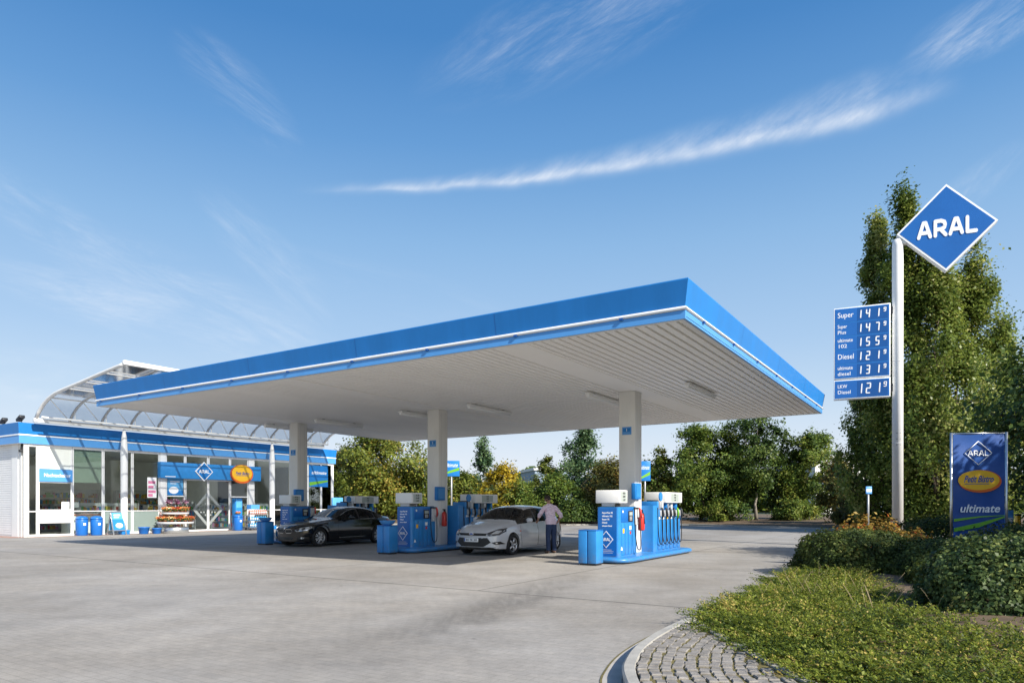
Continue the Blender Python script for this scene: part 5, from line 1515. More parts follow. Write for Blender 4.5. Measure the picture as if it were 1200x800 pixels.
# person local: forward +y, right +x
man = sthing('person', 'man in pink shirt and dark jeans standing at the silver hatchback door', 'person', -6.63, 7.0, 0, R(62))
v, e, rr = [], [], []
def chain(pts, rad, start=None):
    prev = start
    for p, r_ in zip(pts, rad):
        v.append(Vector(p)); rr.append(r_); i = len(v) - 1
        if prev is not None: e.append((prev, i))
        prev = i
    return prev
pel = chain([(0, 0, .95)], [(.145, .110)])
sp1 = chain([(0, .02, 1.10), (0, .055, 1.28), (0, .095, 1.42)], [(.145, .105), (.16, .112), (.135, .095)], pel)
nk = chain([(0, .125, 1.52), (0, .15, 1.60)], [.058, .055], sp1)
hands = []
def arm(sh, el, wr, hd, s):
    a = chain([sh, el, wr], [.060, .045, .030], sp1)
    h = chain([hd], [(.036, .020)], a)
    d = (Vector(hd) - Vector(wr)).normalized(); side_ = d.cross(Vector((0, 0, 1))).normalized(); up_ = side_.cross(d)
    for k, (o_, ln) in enumerate(((-.028, .07), (-.010, .08), (.010, .075), (.028, .06))):
        b0 = Vector(hd) + side_ * o_ + d * .025
        chain([b0 + d * ln * .4, b0 + d * ln * .75 - up_ * .018, b0 + d * ln - up_ * .045], [.010, .009, .008], h)
    chain([Vector(hd) + side_ * (.035 * -s) - d * .01, Vector(hd) + side_ * (.052 * -s) + d * .025 - up_ * .01], [.011, .010], h)
arm((-.185, .09, 1.43), (-.285, .235, 1.18), (-.22, .43, 1.03), (-.20, .50, 1.0), -1)
arm((.185, .07, 1.43), (.345, -.06, 1.18), (.30, .10, .97), (.29, .155, .92), 1)
for s in (-1, 1):
    chain([(s * .085, 0, .86), (s * .10, .02, .50), (s * .11, -.03, .10), (s * .12, .05, .045), (s * .13, .14, .035)], [.072, .052, .040, .038, (.036, .03)], pel)
# head with brow, nose, chin and ears, turned left and down
hb = bmesh.new(); bmesh.ops.create_uvsphere(hb, u_segments=28, v_segments=20, radius=1)
for q in hb.verts:
    x, y, z = q.co
    X_, Y_, Z_ = x * .075, y * .098, z * .118
    if z < 0: X_ *= 1 - .28 * (-z) ** 1.4; Y_ *= 1 - .12 * (-z)
    if y > .6 and abs(x) < .22 and -.35 < z < .2: Y_ += .026 * (1 - abs(x) / .22) * (1 - abs(z + .12) / .32 if abs(z + .12) < .32 else 0)
    if y > .5 and .08 < z < .25 and .18 < abs(x) < .6: Y_ -= .008
    if y > .6 and abs(z + .55) < .07 and abs(x) < .35: Y_ -= .005
    q.co = Vector((X_, Y_, Z_))
HM = Matrix.Translation((-.012, .185, 1.685)) @ Matrix.Rotation(R(32), 4, 'Z') @ Matrix.Rotation(R(-26), 4, 'X')
hb.transform(HM)
hm = bpy.data.meshes.new('h'); hb.to_mesh(hm); hb.free()
eb = MB()
for s in (-1, 1): eb.ball((s * .076, -.005, -.005), .03, M_['skin'], .35, .7, 1.05)
em = bpy.data.meshes.new('e'); em.from_pydata([tuple(HM @ q) for q in eb.v], [], eb.f)
body_me = skin_mesh(v, e, rr, 2, .0075, [hm, em], pel)
pb = link_mesh('body', body_me, M_['skin'], man)
hr = bmesh.new(); bmesh.ops.create_uvsphere(hr, u_segments=24, v_segments=16, radius=1)
for q in hr.verts:
    x, y, z = q.co; n_ = .004 * math.sin(x * 23 + z * 17) + .003 * math.sin(y * 31)
    q.co = Vector((x * (.083 + n_), y * (.104 + n_) - .006, z * (.122 + n_) + .010))
bmesh.ops.delete(hr, geom=[f for f in hr.faces if (f.calc_center_median().y > .045 and f.calc_center_median().z < .055) or f.calc_center_median().z < -.055], context='FACES')
hr.transform(HM); hme = bpy.data.meshes.new('hair'); hr.to_mesh(hme); hr.free(); link_mesh('hair', hme, M_['hair'], man)
# shirt: follows the body from collar to hem and ends below the elbows
def seg_d(p, a, b):
    a = Vector(a); b = Vector(b); d = b - a; t = max(0, min(1, (p - a).dot(d) / d.length_squared)); return (p - a - d * t).length, t
SEGS = [('t', (0, 0, .92), (0, .055, 1.28), .15), ('t', (0, .055, 1.28), (0, .10, 1.44), .14), ('u', (-.185, .09, 1.43), (-.285, .235, 1.18), .05), ('u', (.185, .07, 1.43), (.345, -.06, 1.18), .05),
        ('f', (-.285, .235, 1.18), (-.22, .43, 1.03), .04), ('f', (.345, -.06, 1.18), (.30, .10, .97), .04), ('x', (-.22, .43, 1.03), (-.20, .58, .98), .02), ('x', (.30, .10, .97), (.28, .22, .85), .02),
        ('x', (0, .135, 1.545), (0, .17, 1.7), .05), ('x', (-.09, 0, .80), (-.1, 0, .4), .08), ('x', (.09, 0, .80), (.1, 0, .4), .08)]
sb_ = bmesh.new(); sb_.from_mesh(pb.data); sb_.normal_update()
kill = []
for q in sb_.verts:
    best = min(((seg_d(q.co, a_, b_)[0] - r_, seg_d(q.co, a_, b_)[1], k_) for k_, a_, b_, r_ in SEGS), key=lambda z_: z_[0])
    keep_ = (best[2] in 'tu' or (best[2] == 'f' and best[1] < .28)) and q.co.z > .90 and q.co.z < 1.525
    if not keep_: kill.append(q)
bmesh.ops.delete(sb_, geom=kill, context='VERTS')
bmesh.ops.smooth_vert(sb_, verts=sb_.verts, factor=.5, use_axis_x=True, use_axis_y=True, use_axis_z=True)
sb_.normal_update()
for q in sb_.verts:
    c_ = q.co; n_ = .006 * math.sin(c_.z * 41 + c_.x * 17) * math.sin(c_.x * 29 - c_.z * 13) + .004 * math.sin(c_.z * 73 + c_.y * 31)
    q.co = c_ + q.normal * (.020 + n_ + (.014 if c_.z < 1.08 else 0))
sme = bpy.data.meshes.new('shirt'); sb_.to_mesh(sme); sb_.free(); link_mesh('shirt', sme, M_['shirt'], man)
v, e, rr = [], [], []
a0 = chain([(0, 0, .93)], [(.160, .122)])
chain([(0, .0, 1.0)], [(.152, .116)], a0)
for s in (-1, 1): chain([(s * .09, 0, .84), (s * .10, .02, .50), (s * .11, -.02, .14), (s * .11, -.015, .07)], [(.105, .105), .082, .070, .074], a0)
link_mesh('trousers', skin_mesh(v, e, rr, 2, .011, None, a0), M_['jeans'], man)
for s in (-1, 1):
    mb = MB(); mb.ball((s * .125, .055, .045), .05, M_['shoe'], .95, 2.6, .9); mb.build('shoe', man)
# white cloth bag held in the right hand
bag = sthing('cloth_bag', 'crumpled white cloth hanging from the man\'s right hand', 'cloth', -6.63, 7.0, 0, R(62))
mb = MB(); nx, nz = 10, 16; vs = []; fs = []
for side_ in (0, 1):
    for j in range(nz + 1):
        for i in range(nx + 1):
            f_ = i / nx - .5; z = .90 - .50 * j / nz
            wdt = .10 + .12 * min(1, j / 6)
            vs.append((.30 + f_ * wdt * .5 + .015 * math.sin(j * .8 + i), .14 + f_ * wdt + .02 * math.sin(i * 1.3 + j * .5), z)) if side_ == 0 else vs.append((.30 + f_ * wdt * .5 + .035 * math.cos(f_ * 3) + .015 * math.sin(j * .8 + i), .14 + f_ * wdt - .02 + .02 * math.sin(i * 1.3 + j * .5), z))
o = (nx + 1) * (nz + 1)
for q in (0, o):
    fs += [(q + j * (nx + 1) + i, q + j * (nx + 1) + i + 1, q + (j + 1) * (nx + 1) + i + 1, q + (j + 1) * (nx + 1) + i) for j in range(nz) for i in range(nx)]
for j in range(nz):
    for i in (0, nx): a_ = j * (nx + 1) + i; fs.append((a_, a_ + nx + 1, o + a_ + nx + 1, o + a_))
for i in range(nx): a_ = nz * (nx + 1) + i; fs.append((a_, a_ + 1, o + a_ + 1, o + a_)); fs.append((i, i + 1, o + i + 1, o + i))
mb.add(vs, fs, M_['cloth_white'], True); mb.build('cloth', bag)
# ================================================================== THINGS IN FRONT OF THE SHOP
M_['bin_blue'] = mat('bin blue', (.010, .13, .46), .35, vary=.1, vscale=4)
def shop_bin(x, y, label):
    t = sthing('litter_bin', label, 'bin', x, y, 0, 0, 'round blue bins by the shop')
    mb = MB(); mb.lathe([(.24, 0), (.26, .03), (.275, .75), (.26, .80)], M_['bin_blue'], 22); mb.build('bin_body', t)
    mb = MB(); mb.lathe([(.285, .80), (.285, .84), (.22, .92), (.1, .96), (0, .965)], M_['bin_blue'], 22); mb.build('lid', t)
    mb = MB(); mb.box(.262, -.06, .50, .285, .06, .62, M_['letter'], .01); mb.build('label_plate', t)
shop_bin(-31.95, 5.95, 'round blue bin outside the window left of the pavement sign')
shop_bin(-32.2, 5.38, 'round blue bin standing in for a reflection in the glass next to the night counter')  # added bin, takes the place of a bottle-like reflection in the window
shop_bin(-31.75, 13.85, 'round blue bin right of the sliding doors')
t = sthing('pavement_sign', 'blue A-frame pavement sign with white oval in front of the shop window', 'pavement sign', -31.8, 6.86, 0, R(6))
def aframe(sgn, parent):
    mb = MB(); M0 = Matrix.Translation((sgn * .26, 0, 0)) @ Matrix.Rotation(R(-13 * sgn), 4, 'Y'); mb.M = M0
    for yy in (-.33, .33): mb.box(-.02, yy - .03, 0, .02, yy + .03, 1.22, M_['alu'], .006)
    mb.box(-.018, -.30, 1.16, .018, .30, 1.22, M_['alu']); mb.box(-.018, -.30, .20, .018, .30, .25, M_['alu'])
    mb.box(-.012, -.30, .25, .012, .30, 1.16, M_['sky_blue'])
    if sgn > 0:
        mb.box(.012, -.30, .25, .015, .30, .80, M_['pump'])
        mb.prism(ellipse(.19, .13, 24, .02, .48), .015, .019, M_['letter'], 'x')
        mb.box(.012, -.2, .98, .0155, .14, 1.05, M_['letter']); mb.box(.012, -.2, .88, .0155, .06, .93, M_['letter'])
    mb.M = Matrix(); mb.build('panel', parent)
aframe(1, t); aframe(-1, t)
# blue planters at the foot of the white post
def tub(x, y, label, h=.34, w=.5):
    t = sthing('planter', label, 'planter', x, y, 0, 0, 'blue tubs at the white post')
    mb = MB(); mb.lathe([(w * .36, 0), (w * .42, .03), (w * .5, h - .05), (w * .54, h - .04), (w * .54, h), (w * .48, h), (w * .45, h - .06), (0, h - .07)], M_['bin_blue'], 18); mb.build('tub', t)
tub(-31.45, 8.05, 'blue tub right beside the foot of the left white post', .36, .52); tub(-31.25, 8.62, 'smaller blue tub between the white post and the flower stand', .30, .46)
# leafy blobs built of many small petals or leaves
def leaf_obj(name, P, size, tint, material, rng_np, parent=None, aspect=.55, updir=None, flat=.0, fold=0.0, hint=None, wild=.55):
    n = len(P)
    P = np.asarray(P, np.float32); size = np.broadcast_to(np.asarray(size, np.float32), (n,))
    d = rng_np.normal(size=(n, 3)); 
    if updir is not None: d = d * (1 - flat) + np.asarray(updir) * flat * 1.5
    d /= np.linalg.norm(d, axis=1, keepdims=True) + 1e-9
    w = rng_np.normal(size=(n, 3)); w -= d * (w * d).sum(1, keepdims=True); w /= np.linalg.norm(w, axis=1, keepdims=True) + 1e-9
    if hint is not None:        # leaves turn their faces outwards and up, with plenty of scatter
        nn = np.asarray(hint) + rng_np.normal(0, wild, (n, 3)); nn /= np.linalg.norm(nn, axis=1, keepdims=True) + 1e-9
        d = rng_np.normal(size=(n, 3)); d[:, 2] -= .5; d -= nn * (nn * d).sum(1, keepdims=True); d /= np.linalg.norm(d, axis=1, keepdims=True) + 1e-9
        w = np.cross(nn, d)
    nrm = np.cross(d, w)
    L = (size / 2)[:, None]; W = L * aspect
    V = np.empty((n, 4, 3), np.float32)
    V[:, 0] = P - d * L; V[:, 1] = P + w * W + d * L * .05 + nrm * W * fold; V[:, 2] = P + d * L; V[:, 3] = P - w * W + d * L * .05 + nrm * W * fold
    return quads_obj(name, V.reshape(-1, 3), n, tint, material, parent)
def quads_obj(name, V, n, tint, material, parent=None, smooth=False):
    me = bpy.data.meshes.new(name)
    me.vertices.add(n * 4); me.loops.add(n * 4); me.polygons.add(n)
    me.vertices.foreach_set('co', np.asarray(V, np.float32).ravel())
    me.loops.foreach_set('vertex_index', np.arange(n * 4, dtype=np.int32))
    me.polygons.foreach_set('loop_start', np.arange(0, n * 4, 4, dtype=np.int32))
    try: me.polygons.foreach_set('loop_total', np.full(n, 4, np.int32))
    except Exception: pass
    a = me.attributes.new('tint', 'FLOAT', 'FACE'); a.data.foreach_set('value', np.clip(np.asarray(tint, np.float32), 0, 1))
    me.materials.append(material); me.update(calc_edges=True)
    o = bpy.data.objects.new(name, me); col.objects.link(o)
    if parent: o.parent = parent
    return o
M_['flower'] = leafmat('flower heads', (.45, .03, .03), (.80, .38, .10), (.85, .75, .45), .2)
M_['flower2'] = leafmat('pink flowers', (.45, .05, .20), (.75, .45, .55), (.9, .8, .8), .2)
M_['pot_leaf'] = leafmat('pot plant leaves', (.02, .06, .015), (.09, .17, .03), None, .3)
M_['terracotta'] = mat('terracotta', (.32, .12, .06), .8, vary=.2)
# two-tier round flower stand
fs_t = sthing('flower_stand', 'round metal two-tier flower stand in front of the shop door', 'flower stand', -31.2, 9.62)
mb = MB(); mb.lathe([(.62, .0), (.66, .04), (.66, .30), (.60, .34), (.2, .36), (0, .36)], M_['alu'], 28); mb.build('tub_base', fs_t)
for z, r_ in ((.52, .90), (1.02, .66)):
    mb = MB(); mb.lathe([(0, z - .02), (r_ - .03, z - .02), (r_, z), (r_ + .02, z + .09), (r_ - .0, z + .09), (r_ - .03, z + .012), (0, z + .012)], M_['lgrey'], 30); mb.build('tray', fs_t)
mb = MB(); mb.tube([(0, 0, .36), (0, 0, 1.5)], .035, M_['alu'], 10); mb.build('stem', fs_t)
rg = np.random.default_rng(5)
proto = {}
def flower_pot(pos, kind, label, group, scale=1.0):
    if kind not in proto:
        t = thing('flower_pot', label, 'flower pot', pos, 0, group)
        mb = MB(); mb.lathe([(.055, 0), (.08, .13), (.088, .135), (.088, .15), (.07, .15), (.06, .11), (0, .11)], M_['terracotta'], 12); mb.build('pot', t)
        n = 90; P = rg.normal(size=(n, 3)) * (.065, .065, .04) + (0, 0, .20); leaf_obj('leaves', P, .07, rg.random(n), M_['pot_leaf'], rg, t)
        n = 110; P = rg.normal(size=(n, 3)) * (.075, .075, .035) + (0, 0, .255); leaf_obj('blossoms', P, .06, np.clip(rg.normal([.2, .6, .9][kind % 3], .2, n), 0, 1), M_['flower'] if kind < 3 else M_['flower2'], rg, t, .8)
        proto[kind] = t
    else:
        t = copy_tree(proto[kind]); t.location = pos; t['label'] = label; t['group'] = group
    t.scale = (scale,) * 3
    return t
base = st(-31.2, 9.62)
for i in range(14):
    a = 2 * math.pi * i / 14; flower_pot(base + Vector((.76 * math.cos(a), .76 * math.sin(a), .533)), i % 3, 'small pot of red and orange flowers on the lower tray of the flower stand', 'pots on the lower flower tray', 1.15)
for i in range(10):
    a = 2 * math.pi * i / 10 + .2; flower_pot(base + Vector((.5 * math.cos(a), .5 * math.sin(a), 1.033)), (i + 1) % 3, 'small pot of red and yellow flowers on the upper tray of the flower stand', 'pots on the upper flower tray', 1.15)
for i, (dx, dy) in enumerate(((-.95, -.35), (-.95, .15), (-.9, .65))):
    p = st(-31.2 + dx, 9.75 + dy, 1.30); 
# cut flowers in buckets behind the stand
bk_t = sthing('flower_rack', 'slim rack of tall cut flowers behind the round flower stand', 'flower rack', -32.2, 10.2)
mb = MB()
for z in (.5, 1.15): mb.box(-.16, -.75, z, .16, .75, z + .03, M_['alu'])
for yy in (-.72, .72): mb.box(-.03, yy - .02, 0, .03, yy + .02, 1.5, M_['alu'])
mb.build('rack_frame', bk_t)
for i in range(6):
    b = sthing('flower_bucket', 'dark bucket of mixed cut flowers on the rack behind the flower stand', 'bucket', -32.2, 9.6 + .24 * i, 1.183 if i % 2 else .533, 0, 'buckets of cut flowers on the rack')
    mb = MB(); mb.lathe([(.075, 0), (.095, .24), (.1, .25), (.085, .25), (.08, .2), (0, .2)], M_['dark'], 12); mb.build('bucket', b)
    n = 160; P = rg.normal(size=(n, 3)) * (.09, .09, .07) + (0, 0, .48); leaf_obj('blossoms', P, .07, rg.random(n), M_['flower2'] if i % 2 else M_['flower'], rg, b, .8)
    n = 90; P = rg.normal(size=(n, 3)) * (.05, .05, .09) + (0, 0, .34); leaf_obj('leaves', P, .11, rg.random(n), M_['pot_leaf'], rg, b, .35)
# rack of washer bottles right of the door
rk = sthing('bottle_rack', 'wheeled grey rack of bottles right of the shop door', 'rack', -31.5, 14.95)
mb = MB()
for xx in (-.24, .24):
    for yy in (-.62, .62): mb.tube([(xx, yy, .10), (xx, yy, 1.12)], .018, M_['grey'], 6)
for z in (.16, .55, .93):
    mb.box(-.26, -.64, z, .26, .64, z + .02, M_['grey'])
    mb.tube([(.26, -.64, z + .12), (.26, .64, z + .12)], .010, M_['grey'], 6)
mb.build('rack_frame', rk)
for xx in (-.22, .22):
    for yy in (-.58, .58):
        mb = MB(); mb.lathe([(.0, -.02), (.07, -.02), (.07, .02), (0, .02)], M_['dark'], 14, 'y', c=(xx, yy, .07)); mb.build('wheel', rk)
M_['bottle_blue'] = mat('blue bottle', (.03, .28, .55), .2, coat=.5); M_['bottle_red'] = mat('reddish bottle', (.55, .20, .14), .25, coat=.4)
bp_ = {}
def bottle(x, y, z, kind, label, group):
    if kind not in bp_:
        t = sthing('bottle', label, 'bottle', x, y, z, 0, group)
        mb = MB(); m = M_['bottle_blue'] if kind else M_['bottle_red']
        mb.box(-.09, -.06, 0, .09, .06, .21, m, .02); mb.lathe([(.05, .20), (.025, .25), (.025, .27)], m, 10); mb.build('flask', t)
        mb = MB(); mb.lathe([(.03, .27), (.03, .30), (0, .30)], M_['letter'], 10); mb.build('cap', t)
        mb = MB(); mb.box(.0905, -.045, .05, .093, .045, .16, M_['letter']); mb.build('bottle_label', t); bp_[kind] = t
    else:
        t = copy_tree(bp_[kind]); t.location = st(x, y, z); t['label'] = label; t['group'] = group
for i in range(8): bottle(-31.38, 14.40 + i * .155, .953, 0, 'small reddish bottle in the row on the top shelf of the bottle rack', 'bottles on the top of the rack')
for i in range(8): bottle(-31.38, 14.40 + i * .155, .573, 1, 'small blue bottle in the row on the middle shelf of the bottle rack', 'bottles in the middle of the rack')
for i in range(8): bottle(-31.38, 14.40 + i * .155, .183, 1, 'small blue bottle in the row on the bottom shelf of the bottle rack', 'bottles at the bottom of the rack')
t = sthing('display_stand', 'tall blue cardboard display stand behind the round bin by the door', 'display stand', -32.1, 14.05)
mb = MB(); mb.box(-.18, -.22, 0, .18, .22, 1.9, M_['pump'], .01); mb.build('stand_body', t)
mb = MB(); mb.box(.181, -.18, 1.35, .184, .18, 1.8, M_['sky_blue']); mb.build('header_card', t)
t = sthing('pumpkin_basket', 'basket of orange pumpkins on top of the round bin by the door', 'basket', -31.75, 13.85, .97)
mb = MB(); mb.lathe([(.12, 0), (.18, .10), (.17, .10), (.11, .012), (0, .012)], M_['wood'], 16); mb.build('basket', t)
mb = MB()
for dx, dy in ((-.07, 0), (.06, .05), (.03, -.08)): mb.ball((dx, dy, .10), .075, M_['orange'], 1, 1, .8, 12, 8)
mb.build('pumpkins', t)
t = sthing('crate', 'light blue crate standing on the bottle rack', 'crate', -31.55, 14.75, 1.262)
mb = MB()
for (a, b, c, d) in ((-.2, -.3, -.18, .3), (.18, -.3, .2, .3), (-.18, -.3, .18, -.28), (-.18, .28, .18, .3)): mb.box(a, b, 0, c, d, .26, M_['light_blue'])
mb.box(-.18, -.28, 0, .18, .28, .02, M_['light_blue']); mb.build('crate_body', t)
# small service point by the far column
t = sthing('air_station', 'dark blue air and water post with screen at the far end of the shop front', 'air station', -30.6, 20.6)
mb = MB(); mb.box(-.3, -.35, 0, .3, .35, 1.35, M_['pump_dark'], .03); mb.build('housing', t)
mb = MB(); mb.box(.302, -.28, .7, .306, .28, 1.2, M_['dark']); mb.box(-.1, -.45, 1.36, .05, .45, 2.0, M_['sky_blue'], .02); mb.build('panel', t)
# ================================================================== TREES AND SHRUBS
M_['bark'] = mat('bark', (.10, .075, .055), .9, vary=.4, vscale=9, bump=.8, bscale=30, stretch=(1, 1, .3))
M_['bark_pale'] = mat('pale bark', (.24, .21, .17), .85, vary=.4, vscale=8, bump=.6, bscale=30, stretch=(1, 1, .3))
LM = {'dark': leafmat('dark leaves', (.020, .046, .013), (.085, .135, .028), (.13, .17, .035), .3),
      'green': leafmat('green leaves', (.036, .075, .016), (.165, .225, .038), (.22, .235, .045), .33),
      'olive': leafmat('olive leaves', (.055, .088, .016), (.230, .260, .044), (.34, .26, .05), .36),
      'yellow': leafmat('yellow leaves', (.18, .165, .02), (.48, .37, .035), (.58, .43, .03), .4),
      'brown': leafmat('autumn leaves', (.06, .066, .018), (.20, .185, .045), (.32, .19, .05), .33),
      'poplar': leafmat('poplar leaves', (.055, .095, .020), (.20, .255, .048), (.36, .36, .12), .42, .36),
      'silver': leafmat('blue green leaves', (.03, .075, .035), (.125, .20, .095), (.18, .26, .1), .35),
      'hedge': leafmat('hedge leaves', (.018, .034, .008), (.080, .112, .022), (.15, .16, .04), .22, .6),
      'box': leafmat('glossy shrub leaves', (.022, .048, .014), (.115, .160, .048), (.22, .25, .07), .22, .48),
      'cover': leafmat('ground cover leaves', (.034, .062, .010), (.225, .265, .034), (.44, .35, .10), .34, .48),
      'amber': leafmat('amber leaves', (.16, .11, .025), (.42, .29, .055), (.46, .13, .03), .35)}
def blob(rg, n, c, r, shell=.55):
    """points in an ellipsoid, thicker towards its outside"""
    d = rg.normal(size=(n, 3)); d /= np.linalg.norm(d, axis=1, keepdims=True)
    q = rg.random((n, 1)) ** (1 / 3) * (1 - shell) + shell * rg.random((n, 1)) ** .15
    return np.asarray(c) + d * q * np.asarray(r)
def limb(mb, a, b, r0, r1, rg, m, bend=.15):
    a = Vector(a); b = Vector(b); L = (b - a).length
    pts = []
    off = Vector(rg.normal(size=3) * bend * L * .5)
    for k in range(7):
        t = k / 6; pts.append(a + (b - a) * t + off * math.sin(t * math.pi) * .6 + Vector((0, 0, 1)) * L * .10 * math.sin(t * math.pi))
    mb.tube(pts, [r0 + (r1 - r0) * k / 6 for k in range(7)], m, 6)
def tree(name, label, cat, pos, H, W, lm, seed, n_cl=60, n_leaf=9000, leaf=.16, base=.18, shape='round', bark='bark', trunk=.12, group=None, gap=1.0, clus=.11, stems=1, rise=.0, lmul=2.0, fill=.38, ragged=.10):
    rg = np.random.default_rng(seed)
    t = thing(name, label, cat, pos, float(rg.random() * 6.28), group)
    C = []
    for i in range(n_cl * 3):
        u = rg.random()
        z = base + (1 - base) * u
        if shape == 'round': rr = math.sqrt(max(0, 1 - (2 * u - 1) ** 2)) ** .75
        elif shape == 'cone': rr = (1 - u) ** .7 * (.35 + .65 * min(1, u * 5))
        elif shape == 'column': rr = (min(1, u * 3.5) ** .6) * (1 - max(0, u - .45) / .55) ** .62
        elif shape == 'fan': rr = (.25 + .75 * u) * math.sqrt(max(0, 1 - max(0, u - .7) ** 2 / .09)) if u < 1 else 0
        elif shape == 'bush': rr = math.sqrt(max(0, 1 - u ** 2)) * .9 + .1
        a = rg.random() * 6.283; q = rg.random() ** .42
        lump = 1 + .18 * math.sin(a * 3 + seed) + .13 * math.sin(a * 5 + u * 9 + seed * 2) + ragged * rg.normal()
        C.append((W / 2 * rr * q * math.cos(a) * lump, W / 2 * rr * q * math.sin(a) * lump, H * z * (1 + .035 * rg.normal())))
    C = np.array(C)[rg.permutation(len(C))[:int(n_cl * 1.7)]]
    # every clump gets its own share of leaves
    per = rg.dirichlet(np.full(len(C), 3.0)) * n_leaf * lmul
    P = []; T = []; 
    ctint = np.clip(rg.normal(.5, .24, len(C)), 0, 1)
    for c, k, ti in zip(C, per, ctint):
        k = int(k); r = W * clus * rg.uniform(.6, 1.25)
        k1 = int(k * (1 - fill)); k2 = k - k1
        spr_ = rg.normal(size=(k1, 3)) * np.array((r, r, r * (.8 + rise))) * .62
        P.append(np.asarray(c) + spr_); T.append(np.clip(rg.normal(ti, .2, k1), 0, 1))
        o_ = C[rg.integers(0, len(C), k2)]; f_ = rg.random((k2, 1)) ** 1.6 * .55     # twigs reaching towards other clumps
        near_ = np.linalg.norm(o_ - c, axis=1, keepdims=True) < W * .42
        P.append(np.where(near_, np.asarray(c) + (o_ - c) * f_, np.asarray(c)) + rg.normal(size=(k2, 3)) * r * .72); T.append(np.clip(rg.normal(ti, .24, k2), 0, 1))
    P = np.concatenate(P); T = np.concatenate(T); P[:, 2] = np.maximum(P[:, 2], .03)
    ctr = np.array([0, 0, H * (base + .45 * (1 - base))]); hn = (P - ctr) / np.array([W / 2, W / 2, H * .5 * (1 - base) + .01]); hn = hn / (np.linalg.norm(hn, axis=1, keepdims=True) + .25); hn[:, 2] += .35
    crown = leaf_obj('crown', P, leaf * rg.uniform(.6, 1.3, len(P)), T, LM[lm], rg, t, .62, fold=.25, hint=hn)
    mb = MB()
    m = M_[bark]
    for s_ in range(stems):
        dx, dy = (0, 0) if stems == 1 else (rg.normal() * W * .10, rg.normal() * W * .10)
        top = Vector((dx * 2.2, dy * 2.2, H * (.80 if shape in ('cone', 'column') else .60)))
        pts = [Vector((dx + .02 * W * rg.normal() * (k > 0), dy + .02 * W * rg.normal() * (k > 0), 0)) + (top - Vector((dx, dy, 0))) * (k / 8) for k in range(9)]
        mb.tube(pts, [trunk * 1.35] + [trunk * (1 - .85 * k / 8) for k in range(1, 9)], m, 9)
        near = sorted(range(len(C)), key=lambda i: rg.random())[:int(16 / stems) + 4]
        for i in near:
            c = Vector(C[i]); zz = max(H * base * .8, c.z - .35 * (Vector((c.x, c.y)).length) - .08 * H)
            k = min(7.9, max(0, zz / max(.01, top.z) * 8)); k0 = int(k); p = pts[k0] + (pts[min(8, k0 + 1)] - pts[k0]) * (k - k0)
            limb(mb, p, c, trunk * .42 * (1 - .7 * k / 8), .012, rg, m)
    mb.build('trunk', t)
    return t
def TR(u, Y, top, wpx, z0=.3):
    """base point, height and width from the place in the picture"""
    p = at(u, 0, Y); p.z = z0
    return p, 1.5 - (top - HZ) * Y / FPX - z0, wpx * Y / FPX
G1 = 'trees and tall shrubs along the far verge'
